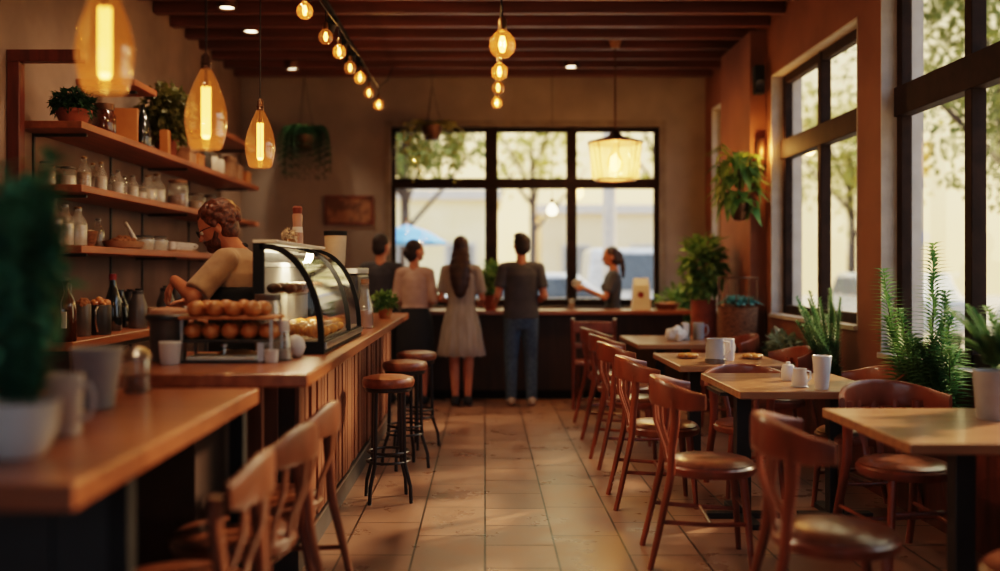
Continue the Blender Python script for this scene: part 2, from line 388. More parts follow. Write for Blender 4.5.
# right wall with three openings  (y0,y1,z0,z1)
OP = [(3.0, 6.51, .8, 3.30), (6.92, 9.0, .95, 3.12), (10.55, 11.35, .9, 3.2)]
b = MB(); y = YF
for y0, y1, z0, z1 in OP:
    b.box(XR, XR+.26, y, y0, 0, 3.8); b.box(XR, XR+.26, y0, y1, 0, z0); b.box(XR, XR+.26, y0, y1, z1, 3.8); y = y1
b.box(XR, XR+.26, y, YB, 0, 3.8)
struct(b.build('wall_right', 'wall_right', smooth=0))
ce = struct(MB().box(XL, XR+.26, YF, YB+.25, 3.78, 3.9).build('ceiling', 'ceiling', smooth=0))
y = 1.2
while y < YB-.1:
    MB().box(XL+.01, XR-.01, y, y+.085, ZC, 3.775).build('beam', 'beam', ce, bev=.006, smooth=0)
    y += .46
# reveals
def reveal(n, y0, y1, z0, z1):
    b = MB(); t = .012
    b.box(XR-.004, XR+.27, y1-t, y1+.002, z0, z1); b.box(XR-.004, XR+.27, y0-.002, y0+t, z0, z1)
    b.box(XR-.004, XR+.27, y0, y1, z1-t, z1+.002); b.box(XR-.03, XR+.27, y0, y1, z0-.002, z0+.03)
    struct(b.build('trim_%d' % n, 'reveal', smooth=0))
for i, o in enumerate(OP): reveal(i+1, *o)
def side_window(n, y0, y1, z0, z1, mull, rails, xg=XR+.13):
    w = bpy.data.objects.new('window_%d' % n, None); COL.objects.link(w); struct(w)
    w.location = (xg, (y0+y1)/2, z0); yc = (y0+y1)/2
    f = MB(); fw = .075; y0 += .012; y1 -= .012; z1 -= .012; z0 += .03
    X = (-.035, .035)
    f.box(*X, y0-yc, y1-yc, 0+.03, fw+.03); f.box(*X, y0-yc, y1-yc, z1-z0+.03-fw, z1-z0+.03)
    f.box(*X, y0-yc, y0-yc+fw, .03, z1-z0+.03); f.box(*X, y1-yc-fw, y1-yc, .03, z1-z0+.03)
    for m in mull: f.box(-.045, .04, m-.042-yc, m+.042-yc, .03, z1-z0+.03)
    for r0, r1 in rails: f.box(-.055, .045, y0-yc, y1-yc, r0-z0+.03, r1-z0+.03)
    f.build('window_frame', 'frame_dark', w, bev=.006, smooth=0)
    MB().box(-.004, .004, y0-yc+.01, y1-yc-.01, .04, z1-z0+.02).build('pane', 'pane', w, smooth=0)
side_window(1, 3.0, 6.51, .8, 3.30, (5.52, 4.55, 3.6), [(2.36, 2.55)])
side_window(2, 6.92, 9.0, .95, 3.12, (7.98,), [(2.36, 2.53)])
side_window(3, 10.55, 11.35, .9, 3.2, (), [(2.3, 2.42)])
# back window
w = bpy.data.objects.new('window_4', None); COL.objects.link(w); struct(w); w.location = (.47, YB+.1, WZ0)
f = MB(); Y = (-.05, .05); H = WZ1-WZ0; x0 = WX0-.47; x1 = WX1-.47
f.box(x0, x1, *Y, 0, .08); f.box(x0, x1, *Y, H-.05, H); f.box(x0, x0+.05, *Y, 0, H); f.box(x1-.05, x1, *Y, 0, H)
for a, c in ((0, .15), (.96, 1.08)): f.box(a-.47, c-.47, -.06, .05, 0, H)
f.box(x0, x1, -.065, .05, 2.33-WZ0, 2.45-WZ0)
f.build('window_frame', 'frame_dark', w, bev=.008, smooth=0)
MB().box(x0+.02, x1-.02, -.004, .004, .03, H-.02).build('pane', 'pane', w, smooth=0)
b = MB(); t = .075
b.box(WX0-t, WX0, YB-.02, YB+.06, WZ0-t, WZ1+t); b.box(WX1, WX1+t, YB-.02, YB+.06, WZ0-t, WZ1+t); b.box(WX0, WX1, YB-.02, YB+.06, WZ1, WZ1+t); b.box(WX0-.03, WX1+.03, YB-.06, YB+.06, WZ0-.05, WZ0)
struct(b.build('trim_4', 'trimback', smooth=0))
# front window behind the viewer
w = bpy.data.objects.new('window_5', None); COL.objects.link(w); struct(w); w.location = (-.1, YF-.1, .7)
f = MB()
for x in (-2.1, -.73, .67, 2.03): f.box(x-.035, x+.035, -.04, .04, 0, 2.3)
f.box(-2.1, 2.1, -.04, .04, 0, .07); f.box(-2.1, 2.1, -.04, .04, 2.23, 2.3)
f.build('window_frame', 'frame_dark', w, smooth=0); MB().box(-2.1, 2.1, -.004, .004, .02, 2.28).build('pane', 'pane', w, smooth=0)
# pilaster between the far windows, brown; skirting
struct(MB().box(2.44, XR, 9.2, 10.35, 0, 3.57).build('trim_5', 'wall_right', smooth=0))
struct(MB().box(XL, XL+.02, YF, YB, 0, .12).build('baseboard_left', 'frame_dark', smooth=0))
b = MB(); b.box(XL+.02, XR, YB-.02, YB, 0, .12); struct(b.build('baseboard_back', 'frame_dark', smooth=0))

# ------------------------------------------------------------------ outside
struct(MB().box(-45, 45, -30, 60, -.25, -.12).build('ground', 'asphalt', smooth=0))
def leafball(mb, c, r, n, L, W, hollow=.5):
    for _ in range(n):
        d = V((random.gauss(0,1), random.gauss(0,1), random.gauss(0,1))).normalized()
        k = random.uniform(hollow, 1)
        p = V(c)+V((d.x*r[0], d.y*r[1], d.z*r[2]))*k
        q = V((d.x+random.uniform(-.7,.7), d.y+random.uniform(-.7,.7), d.z+random.uniform(-.9,.5)))
        mb.leaf(p, q, L*random.uniform(.7,1.3), W*random.uniform(.7,1.3), up=(random.uniform(-1,1), random.uniform(-1,1), 1))
def tree(loc, h, r, label, lm, n=1500, leaf=.22):
    t = thing('street_tree', label, 'tree', loc, group='trees outside the windows')
    b = MB(); b.tube([(0,0,0),(.05,.03,h*.35),(0,0,h*.7)], [.14,.11,.05], 8)
    for k in range(5):
        a = k*1.3; b.tube([(0,0,h*(.35+.06*k)), (cos(a)*r*.4, sin(a)*r*.4, h*(.5+.06*k)), (cos(a)*r*.7, sin(a)*r*.7, h*(.62+.06*k))], [.06,.04,.015], 6)
    b.build('trunk', 'bark', t)
    b = MB()
    for k in range(9):
        a = random.uniform(0, 2*pi); q = random.uniform(.15, .65)*r
        leafball(b, (cos(a)*q, sin(a)*q, h*random.uniform(.5,.95)), (r*.5, r*.5, r*.4), n//9, leaf, leaf*.6, .3)
    b.build('crown', lm, t, fix=False, smooth=0)
tree((8.6, 13.5+2.6, -.12), 7.0, 2.8, 'leafy tree standing behind the nearest tree outside the near side window', 'leaf_tree', 5200, .15)
tree((9.5, 26.0, -.12), 6.5, 2.2, 'hazy tree outside seen through the middle side window', 'leaf_yellow', 1500, .24)
tree((6.7, 12.6, -.12), 5.7, 1.9, 'nearest leafy tree outside the upper panes of the near side window', 'leaf_tree', 3600, .12)
tree((12.5, 18.5, -.12), 8.0, 2.6, 'slim tree farther off outside the near side window', 'leaf_tree', 1500, .24)
tree((-1.8, 22.0, -.12), 6.6, 2.2, 'green tree outside the left pane of the back window', 'leaf_tree', 2000, .26)
tree((1.4, 30.0, -.12), 7.4, 2.4, 'yellowish tree far outside the middle pane of the back window', 'leaf_yellow', 420, .3)
tree((4.9, 27.0, -.12), 7.2, 2.0, 'pale tree far outside the right pane of the back window', 'leaf_yellow', 260, .3)
def building(loc, w, d, h, label, m):
    t = thing('building', label, 'building', loc)
    MB().box(-w/2, w/2, 0, d, 0, h).build('facade', m, t, smooth=0)
    MB().box(-w/2-.2, w/2+.2, -.2, d+.2, h, h+.4).build('roof', 'concrete', t, smooth=0)
    for i in range(int(w//3)):
        for j in range(int(h//3)):
            x = -w/2+1.5+i*3; z = 1+j*3
            f = MB().box(x-.65, x+.65, -.06, .02, z-.05, z+1.65).build('window_frame', 'concrete', t, smooth=0)
            MB().box(x-.55, x+.55, -.08, -.03, z+.05, z+1.55).build('window_pane', 'facadewin', f, smooth=0)
building((-5.5, 41, -.12), 12, 8, 4.4, 'pale low building across the street behind the green tree', 'facade')
building((7, 44, -.12), 9, 8, 4.0, 'tan low building across the street behind the parked white van', 'facade2')
def car(loc, rz, label, van=False):
    t = thing('parked_van' if van else 'parked_car', label, 'car', loc, rz)
    zr = 1.95 if van else 1.45
    body = [(-2.1,.35),(2.1,.35),(2.15,.75),(1.95,.95)] + ([(1.5,1.05),(1.0,zr),(-2.0,zr),(-2.12,.9)] if van else [(1.15,1.0),(.55,zr),(-1.1,zr),(-1.8,1.0),(-2.1,.95)])
    MB().prism_y(body, -.85, .85).build('body', 'carwhite', t, bev=.08)
    for sy in (-.86, .86):
        q = [(1.25,1.08),(.85,zr-.12),(-1.7,zr-.12),(-1.7,1.08)] if van else [(1.0,1.02),(.5,zr-.1),(-1.05,zr-.1),(-1.6,1.02)]
        MB().prism_y(q, sy-.015, sy+.015).build('side_window', 'cardark', t, smooth=0)
    for x in (-1.35, 1.35):
        for sy in (-.78, .78):
            MB().cyl((x, sy-.1, .32), (x, sy+.1, .32), .32, n=20).build('wheel', 'tyre', t)
car((1.0, 18.0, -.12), 0, 'white parked car outside the middle pane of the back window')
car((-3.6, 19.0, -.12), 0, 'white parked car outside the left pane beside the blue parasol')
car((4.2, 21.5, -.12), 0, 'white parked van outside the right pane of the back window', True)
car((8.6, 13.6, -.12), 1.45, 'white parked car outside the near side window')
car((8.0, 19.9, -.12), 1.45, 'white parked car outside the middle side window')
t = thing('parasol', 'blue parasol open outside the left pane of the back window', 'parasol', (-1.25, 16, -.12))
MB().cyl((0,0,0), (0,0,2.25), .025).build('pole', 'steel', t); MB().lathe([(.62,1.9),(.64,1.94),(.33,2.12),(.02,2.22)], n=8).build('canopy', 'bluecloth', t, smooth=0)
MB().cyl((0,0,0), (0,0,.08), .25, n=20).build('base', 'concrete', t)
tag(MB().cyl((2.05,16.5,-.12), (2.05,16.5,4.5), .11, n=16).build('lamp_post', 'concrete'), 'pale round post standing outside the right pane of the back window', 'post')

# ------------------------------------------------------------------ left: shelves and back counter
SX0, SX1 = XL+.002, -2.44
def wall_shelf(y0, y1, z, label):
    t = thing('wall_shelf', label, 'shelf', (SX0, (y0+y1)/2, z), group='wooden wall shelves'); h = (y1-y0)/2
    MB().box(0, SX1-SX0, -h, h, -.045, 0).build('board', 'shelf', t, bev=.005, smooth=0)
    n = max(2, int((y1-y0)/1.2))
    for k in range(n):
        y = -h+.25+(2*h-.5)*k/(n-1)
        q = MB(); q.bar((.012, y, -.055), (.34, y, -.055), .022, .018)
        q.build('bracket', 'black', t, smooth=0)
ZU, ZM, ZL = 2.27, 1.885, 1.515
wall_shelf(6.05, 10.8, ZU, 'topmost long wooden wall shelf carrying plants and dark bottles')
wall_shelf(6.05, 10.8, ZM, 'middle long wooden wall shelf carrying glass bottles and jars')
wall_shelf(6.05, 10.2, ZL, 'lowest long wooden wall shelf carrying bottles, bowl and trays')
wall_shelf(9.3, 10.8, 2.68, 'short high wooden wall shelf near the back corner')
wall_shelf(6.96, 7.44, 2.70, 'very short wooden ledge high above the black bottle')
t = thing('timber_rack', 'red-brown timber rack fixed at the near end of the wall shelves', 'rack', (SX0, 6.0, 0))
MB().box(.0, .075, -.05, .03, .955, 2.609).build('post', 'redwood', t, bev=.006, smooth=0)
MB().box(.0, .44, -.05, .03, 2.61, 2.68).build('top_rail', 'redwood', t, bev=.006, smooth=0)
for k, (y, l) in enumerate(((6.3, 'nearest the red frame'), (7.6, 'second from the red frame'), (8.3, 'third from the red frame'), (9.6, 'farthest from the red frame'))):
    tag(MB().box(SX0, SX0+.011, y-.012, y+.012, .96, ZU-.01).build('shelf_rail', 'black', smooth=0), 'thin black upright rail on the left wall, '+l, 'rail', 'black upright wall rails')
# back counter along the left wall
t = thing('back_counter', 'wooden back counter along the left wall under the shelves', 'counter', (-2.6, 7.8, 0))
MB().box(-.24, .25, -2.1, 2.6, .90, .955).build('worktop', 'oak', t, bev=.006, smooth=0)
MB().box(-.24, .22, -2.08, 2.6, .1, .90).build('cabinet_body', 'slatback', t, smooth=0)
for k in range(5):
    y = -2.04+k*.92
    d = MB().box(.22, .24, y, y+.88, .13, .87).build('door', 'barwood', t, bev=.004, smooth=0)
    MB().bar((.255, y+.8, .62), (.255, y+.8, .78), .015, .015).build('handle', 'black', d)
MB().box(-.24, .18, -2.05, 2.6, 0, .1).build('kick_plate', 'blackmat', t, smooth=0)

# ------------------------------------------------------------------ serving counter
t = thing('serving_counter', 'long wooden serving counter with slatted front running to the back', 'counter', (-.9, 6.3, 0))
ox, oy = -.9, 6.3
poly = [(-1.5,3.69),(-.655,3.69),(-.69,9.05),(-1.13,9.05),(-1.13,4.72),(-1.5,4.72)]
MB().prism([(x-ox, y-oy) for x, y in poly], .93, .98).build('worktop', 'oak', t, bev=.006, smooth=0)
MB().box(-.2, .04, 4.5-oy, 8.95-oy, .14, .928).build('counter_body', 'slatback', t, smooth=0)
b = MB(); y = 4.5
while y < 8.9:
    wd = random.choice((.07, .085, .1)); b.box(.042, .058+random.choice((0,.006,.012)), y-oy, y+wd-oy, .15, .925); y += wd+random.choice((.014,.02,.03))
x = -.2
while x < -.02: b.box(x, x+.075, 4.484-oy, 4.499-oy, .15, .925); x += .095
b.build('slat_panel', 'slat', t, bev=.003, smooth=0)
MB().box(-.21, .066, 4.47-oy, 8.97-oy, 0, .135).build('kick_plate', 'kick', t, smooth=0)
MB().box(.0665, .072, 4.47-oy, 8.97-oy, .12, .135).build('kick_trim', 'steel', t, smooth=0)
MB().box(-.58, -.202, 3.80-oy, 4.70-oy, 0, .929).build('end_cabinet', 'slatback', t, smooth=0)
for x in (-.12, -.05): MB().box(x-.012, x+.012, 4.2-oy, 4.25-oy, 0, .93).build('support_post', 'slat', t, bev=.003, smooth=0)

# ------------------------------------------------------------------ front counter
t = thing('front_counter', 'wood-topped high counter in the left foreground with dark panel below', 'counter', (-1.3, 2.8, 0))
MB().box(-.7, .49, -.83, .79, .885, .94).build('worktop', 'oak_x', t, bev=.006, smooth=0)
MB().box(-.7, .28, -.45, -.40, .03, .884).build('front_panel', 'navy', t, smooth=0)
MB().box(-.7, -.45, -.40, .7, .03, .884).build('side_panel', 'navy', t, smooth=0)
for y in (-.42, .7): MB().box(.41, .46, y-.025, y+.025, 0, .885).build('leg', 'blackmat', t, bev=.003, smooth=0)
MB().box(.28, .41, -.44, -.41, .03, .884).build('side_panel', 'navy', t, smooth=0)
# ------------------------------------------------------------------ chairs
def make_chair(label, group, zs=1.0, wood='chair', loc=(0,0,0), rz=0, wrap=80):
    t = thing('dining_chair', label, 'chair', loc, rz, group)
    zt = .80*zs                       # rail mid height
    rr = .245
    def on(a, r=rr): return (cos(a)*r*1.0-.0, sin(a)*r*.98)
    # seat ring and pad
    MB().lathe([(.16,.405),(.205,.41),(.215,.425),(.215,.445),(.205,.455)], n=28).build('seat', wood, t, bev=0)
    MB().lathe([(.203,.4545),(.203,.462),(.185,.474),(.12,.482),(0,.484)], n=28, cap=False).build('seat_pad', 'seatpad', t)
    # wrapped top rail, highest in the middle, ends dipping and flaring
    path = []; th = []
    for i in range(23):
        u = i/22*2-1; a = pi+u*R(wrap)
        r = rr+.015+.02*abs(u)**3
        h = .132-.062*abs(u)**2.2
        z = zt-.042*abs(u)**2+.012*max(0, abs(u)-.8)*5
        x, y = cos(a)*r-.01, sin(a)*r
        path.append((x, y, z, h)); th.append(.03-.004*abs(u))
    MB().strip(path, 0, th).build('top_rail', wood, t)
    # rear legs sweep up into posts
    for s in (-1, 1):
        a = pi-s*R(46)
        tx, ty = cos(a)*(rr+.01)-.008, sin(a)*(rr+.01)
        pts = [(-.30,s*.205,0),(-.268,s*.2,.13),(-.235,s*.19,.28),(-.205,s*.178,.42),(-.196,s*.176,.55),(tx*.99,ty,.68*zs),(tx,ty,zt-.03)]
        P = [V(p) for p in pts]
        fine = []
        for i in range(len(P)-1):
            p0 = P[max(i-1,0)]; p1 = P[i]; p2 = P[i+1]; p3 = P[min(i+2,len(P)-1)]
            for q in range(4):
                k = q/4; fine.append(.5*((2*p1)+(p2-p0)*k+(2*p0-5*p1+4*p2-p3)*k*k+(3*p1-p0-3*p2+p3)*k**3))
        fine.append(P[-1])
        rs = [.0165+.006*min(1, max(0, p.z/.5))+.006*max(0, p.z-.55)/.25 for p in fine]
        MB().tube(fine, rs, 10, flat=(1.15,.85)).build('rear_leg', wood, t)
    # splats between the posts
    for a in (-.42, 0, .42):
        q = pi+a; x, y = cos(q)*(rr+.012)-.008, sin(q)*(rr+.012)
        MB().tube([(cos(q)*.198, sin(q)*.198, .43), (cos(q)*.212, sin(q)*.212, .52), (x*.97, y*.97, .65*zs), (x, y, zt-.035)], [.014,.013,.015,.019], 8, flat=(1.3,.6)).build('splat', wood, t)
    for s in (-1, 1):
        MB().tube([(.13,s*.13,.42),(.15,s*.15,.22),(.165,s*.165,0)], [.021,.018,.013], 10).build('front_leg', wood, t)
    # stretchers
    for s in (-1, 1):
        MB().tube([(-.25,s*.195,.215),(0,s*.178,.20),(.152,s*.152,.2)], .0105, 8).build('stretcher', wood, t)
    MB().tube([(-.02,-.176,.2),(-.02,.176,.2)], .0105, 8).build('stretcher', wood, t)
    MB().tube([(.15,-.15,.26),(.15,.15,.26)], .0105, 8).build('stretcher', wood, t)
    return t
G = 'reddish bentwood chairs around the dining tables'
ch = make_chair('bentwood chair nearest the viewer on the aisle side of the nearest table', G, loc=(1.215, 3.47, 0), rz=R(-6))
rowc = [(1.065,4.74,-4,'second aisle-side bentwood chair from the viewer, at the table with the large white cup'),
        (1.045,5.88,-1,'aisle-side bentwood chair third from the viewer, beside the table with the steel pitcher'),
        (1.07,7.05,2,'aisle-side bentwood chair fourth from the viewer'),
        (1.10,7.9,6,'aisle-side bentwood chair fifth from the viewer, beside the table with the crumpled napkin'),
        (1.12,8.8,6,'farthest aisle-side bentwood chair, at the table with the crumpled napkin')]
for x, y, a, l in rowc: dup(ch, l, (x, y, 0), R(a))
ch2 = make_chair('bentwood chair with low back facing the viewer behind the nearest table', G, .95, loc=(1.96, 4.68, 0), rz=R(-82))
dup(ch2, 'bentwood chair with low back tucked behind the table holding the large white cup', (1.62, 6.13, 0), R(-92)).scale = (1,1,.93)
dup(ch2, 'bentwood chair by the plants, right of the table with the large white cup', (2.075, 5.62, 0), R(186))
dup(ch2, 'bentwood chair by the plants at the right side of the table with the steel pitcher', (2.05, 7.1, 0), R(184))
dup(ch2, 'bentwood chair by the wall at the right side of the table with the crumpled napkin', (2.05, 8.54, 0), R(180))
dup(ch2, 'bentwood chair cut off by the lower right corner of the photo', (1.73, 3.02, 0), R(165))
G2 = 'wooden chairs tucked under the counters at lower left'
ch3 = make_chair('round-seat wooden chair leftmost under the front counter edge', G2, .98, 'chair_l', loc=(-.895, 2.88, 0), rz=R(176), wrap=42)
ch3['label'] = 'round-seat wooden chair nearest the viewer at the front counter'
dup(ch3, 'wooden chair with broad back standing between the front counter and the serving counter', (-.865, 3.45, 0), R(166))
dup(ch3, 'wooden chair half hidden at the slatted end of the serving counter', (-.865, 4.0, 0), R(170))
# straight chair at the window bar
def bar_chair(loc, rz, label):
    t = thing('dining_chair', label, 'chair', loc, rz); w = 'chair'
    MB().box(-.2,.2,-.21,.21,.43,.465).build('seat', w, t, bev=.008)
    for s in (-1, 1):
        MB().tube([(-.235,s*.195,0),(-.19,s*.195,.43),(-.2,s*.2,.68),(-.23,s*.205,.885)], [.016,.02,.02,.019], 10).build('rear_leg', w, t)
        MB().tube([(.17,s*.18,.44),(.18,s*.185,0)], [.02,.014], 10).build('front_leg', w, t)
        MB().tube([(-.21,s*.195,.2),(.178,s*.183,.2)], .011, 8).build('stretcher', w, t)
        MB().ell((-.231,s*.205,.888), (.02,.022,.012)).build('post_cap', 'greyceramic', t)
    MB().box(-.235,-.212,-.2,.2,.75,.865).build('top_rail', w, t, bev=.006)
    MB().box(-.212,-.192,-.195,.195,.60,.65).build('back_rail', w, t, bev=.005)
    return t
bar_chair((1.10, 10.0, 0), R(80), 'straight-backed wooden chair drawn up to the window bar')

# ------------------------------------------------------------------ tables
def table(x0, x1, y0, y1, cols, label):
    cx, cy = (x0+x1)/2, (y0+y1)/2
    t = thing('dining_table', label, 'table', (cx, cy, 0), group='wood-topped dining tables')
    MB().box(x0-cx, x1-cx, y0-cy, y1-cy, .71, .75).build('tabletop', 'table', t, bev=.005, smooth=0)
    for c in cols:
        MB().box(c-cx-.04, c-cx+.04, -.04, .04, .03, .69).build('column', 'black', t, bev=.004, smooth=0)
        MB().box(c-cx-.16, c-cx+.16, -.16, .16, .69, .709).build('top_plate', 'black', t, smooth=0)
        b = MB(); b.bar((c-cx, -.28, .015), (c-cx, .28, .015), .07, .03); b.box(c-cx-.2, c-cx+.2, -.035, .035, .001, .031)
        b.build('base', 'black', t, bev=.003, smooth=0)
    return t
table(1.50, 2.34, 3.53, 4.45, (1.90,), 'nearest wood-topped table, at the right edge with the potted fern')
table(1.29, 2.06, 5.06, 5.98, (1.42, 1.93), 'second wood-topped table from the viewer, carrying the large white cup')
table(1.25, 2.00, 6.42, 7.45, (1.45,), 'third wood-topped table from the viewer, carrying the steel pitcher')
table(1.27, 2.0, 8.3, 9.45, (1.55,), 'farthest wood-topped table, carrying the crumpled napkin')

# ------------------------------------------------------------------ stools
def stool(loc, rz, label):
    t = thing('bar_stool', label, 'stool', loc, rz, 'bar stools along the serving counter')
    MB().lathe([(.13,.672),(.148,.675),(.155,.69),(.158,.71),(.148,.728),(.1,.74),(0,.744)], n=28).build('seat', 'stoolpad', t)
    MB().lathe([(0,.648),(.135,.648),(.14,.655),(.14,.6715),(0,.6715)], n=24, cap=False).build('seat_ring', 'black', t)
    for k in range(4):
        a = pi/4+k*pi/2+.2; c, s = cos(a), sin(a)
        MB().tube([(c*.115,s*.115,.66),(c*.12,s*.12,.30),(c*.125,s*.125,.22),(c*.165,s*.165,.10),(c*.172,s*.172,0)], .0115, 8).build('leg', 'black', t)
    for z, r in ((.235,.125),(.29,.12)):
        MB().tube([(cos(2*pi*i/28)*r, sin(2*pi*i/28)*r, z) for i in range(29)], .008, 6).build('foot_ring', 'black', t)
    return t
st = stool((-.575, 5.95, 0), 0, 'black bar stool with leather seat nearest the viewer at the serving counter')
dup(st, 'black bar stool with leather seat in the middle of the three', (-.555, 6.95, 0), .3)
dup(st, 'black bar stool with leather seat farthest from the viewer', (-.53, 7.75, 0), .7)

# ------------------------------------------------------------------ window bar
t = thing('window_bar', 'long wooden standing bar in front of the back window', 'counter', (.7, 10.72, 0))
MB().box(-1.5, 1.48, -.24, .24, .90, .945).build('bar_top', 'oak_x', t, bev=.006, smooth=0)
MB().box(-1.42, 1.4, -.14, -.1, .1, .9).build('front_panel', 'barwood', t, smooth=0)
for x in (-1.42, -.02, 1.36): MB().box(x, x+.04, -.1, .18, .1, .9).build('side_panel', 'barwood', t, smooth=0)
MB().box(-1.42, 1.4, -.09, .18, 0, .1).build('kick_plate', 'blackmat', t, smooth=0)

# ------------------------------------------------------------------ lamps
def pendant(loc, label, zc):
    t = thing('pendant_lamp', label, 'lamp', loc, group='amber glass pendant lamps over the counter')
    zt = ZC+.2-loc[2]
    MB().cyl((0,0,.395), (0,0,zt-.02), .004, n=6).build('cord', 'blackmat', t)
    MB().lathe([(.001,zt-.03),(.045,zt-.03),(.05,zt-.012),(.05,zt+.004)], n=16).build('ceiling_rose', 'copper', t)
    MB().lathe([(.022,.345),(.024,.352),(.02,.36),(.024,.37),(.02,.38),(.02,.40),(.008,.415),(.004,.42)], n=16).build('socket', 'copper', t)
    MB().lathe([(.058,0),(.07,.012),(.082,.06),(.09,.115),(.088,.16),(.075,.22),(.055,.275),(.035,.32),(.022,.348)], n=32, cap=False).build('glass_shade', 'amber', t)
    f = MB().lathe([(.0,.30),(.012,.30),(.014,.28),(.008,.27)], n=10, cap=False); f.cyl((0,0,.30), (0,0,.35), .007)
    fs = f.build('filament_mount', 'copper', t)
    b = MB()
    for k in range(6):
        a = k*pi/3; b.tube([(cos(a)*.017, sin(a)*.017, .06), (cos(a)*.017, sin(a)*.017, .27)], .0042, 6)
    b.build('filament', 'filament', t)
    MB().lathe([(0,.045),(.012,.046),(.019,.058),(.012,.062),(0,.062)], n=12, cap=False).build('filament_foot', 'filament2', t)
    lamp('pendant_light', 'POINT', (loc[0], loc[1], loc[2]+.035), 4, (1, .6, .26), .014)
    return t
pendant((-1.205, 3.17, 1.925), 'amber glass pendant lamp nearest the viewer, largest at upper left', 0)
pendant((-1.205, 4.32, 1.885), 'amber glass pendant lamp in the middle of the three over the counter', 0)
pendant((-1.36, 6.05, 1.985), 'amber glass pendant lamp farthest of the three, above the pastry case', 0)

def bulb(loc, s, label, group, zc, light):
    t = thing('string_light_bulb', label, 'light bulb', loc, group=group)
    MB().cyl((0,0,.075*s), (0,0,zc-loc[2]), .004, n=6).build('drop_cord', 'blackmat', t)
    MB().lathe([(.012*s,.046*s),(.0155*s,.05*s),(.0155*s,.085*s),(.008*s,.095*s),(.003*s,.096*s)], n=12).build('socket', 'brass', t)
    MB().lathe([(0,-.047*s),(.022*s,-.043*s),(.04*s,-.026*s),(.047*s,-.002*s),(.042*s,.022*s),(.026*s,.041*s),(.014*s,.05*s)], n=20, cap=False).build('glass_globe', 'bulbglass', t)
    b = MB()
    for k in range(4):
        a = k*pi/2; b.tube([(cos(a)*.004*s, sin(a)*.004*s, .03*s), (cos(a)*.012*s, sin(a)*.012*s, 0), (cos(a)*.004*s, sin(a)*.004*s, -.025*s)], .003*s, 5)
    b.build('filament', 'filament2', t)
    if light: lamp('bulb_light', 'POINT', loc, light*1.4, (1, .6, .28), .014)
def cordline(pts, label):
    tag(MB().tube(pts, .006, 6).build('light_string_cord', 'blackmat'), label, 'cord')
s1 = [(305,11,5.55),(326,37,6.28),(338,52,6.86),(349,68,7.42),(360,78,8.0),(368,93,8.62),(379,105,9.4)]
cord = []
G3 = 'globe bulbs on the left string of lights'
for i, (px, py, D) in enumerate(s1):
    p = pt(px, py, D); p.x = -1.0
    zc = p.z+.17; cord.append((p.x, p.y, zc))
    bulb(p, 1.0, 'glowing globe bulb, %s from the viewer on the left string of lights' % (ORD[i] if i < 6 else 'last and farthest'), G3, zc, 7 if i % 2 == 0 else 0)
cordline([(-1.0, 3.6, 3.72), (-1.0, 4.6, 3.12)]+cord+[(-1.0, 10.2, 3.3), (-1.0, 11.2, 3.72)], 'black cord of the left string of lights running along the ceiling')
s2 = [(505,45,4.9,1.42),(503,72,6.3,1.15),(497,88,7.4,1.05),(497,103,8.6,1.05)]
cord = []
G3 = 'globe bulbs on the middle string of lights'
for i, (px, py, D, s) in enumerate(s2):
    p = pt(px, py, D); p.x = .085+.006*i
    zc = p.z+.2; cord.append((p.x-.004, p.y, zc))
    bulb(p, s, 'glowing globe bulb, %s on the middle string of lights' % ['nearest and largest', 'second from the viewer', 'third from the viewer', 'farthest from the viewer'][i], G3, zc, 8 if i != 2 else 0)
cordline([(.06, 4.1, 3.74), (.075, 4.6, 3.0)]+cord+[(.1, 9.6, 3.2), (.1, 10.6, 3.74)], 'black cord of the middle string of lights')

# lantern over the window bar area
t = thing('lantern_pendant', 'drum-shaped glass lantern hanging before the back window', 'lamp', (1.285, 9.87, 2.26))
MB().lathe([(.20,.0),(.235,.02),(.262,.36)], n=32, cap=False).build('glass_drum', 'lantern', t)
MB().lathe([(.275,.355),(.275,.375),(.2,.395),(.08,.43),(.04,.47),(.02,.5)], n=32).build('metal_top', 'copper', t)
b = MB()
for k in range(8):
    a = k*pi/4; b.bar((cos(a)*.202, sin(a)*.202, 0), (cos(a)*.266, sin(a)*.266, .36), .01, .01)
b.tube([(cos(2*pi*i/32)*.202, sin(2*pi*i/32)*.202, .0) for i in range(33)], .008, 6)
b.build('wire_frame', 'copper', t)
MB().cyl((0,0,.49), (0,0,1.42), .009, n=8).build('rod', 'copper', t)
MB().lathe([(.04,1.30),(.06,1.36),(.085,1.44),(.09,1.50),(.09,1.52)], n=20).build('canopy', 'card', t)
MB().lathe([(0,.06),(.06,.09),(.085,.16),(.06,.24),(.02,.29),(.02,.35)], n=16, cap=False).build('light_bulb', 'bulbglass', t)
lamp('lantern_light', 'POINT', (1.285, 9.87, 2.42), 36, (1, .7, .4), .065)
# small bulb in front of the middle window pane
t = thing('bare_bulb', 'small glowing bulb hanging before the middle pane of the back window', 'lamp', tuple(pt(552, 208, 11.2)))
MB().cyl((0,0,.09), (0,0,3.74-t.location.z), .003, n=6).build('cord', 'blackmat', t)
MB().lathe([(.018,.05),(.02,.06),(.02,.1),(.005,.11)], n=12).build('socket', 'copper', t)
MB().lathe([(0,-.09),(.045,-.075),(.062,-.04),(.055,0),(.03,.035),(.018,.055)], n=16, cap=False).build('glass_globe', emat('warm_bulb', (1, .72, .38), 6), t)
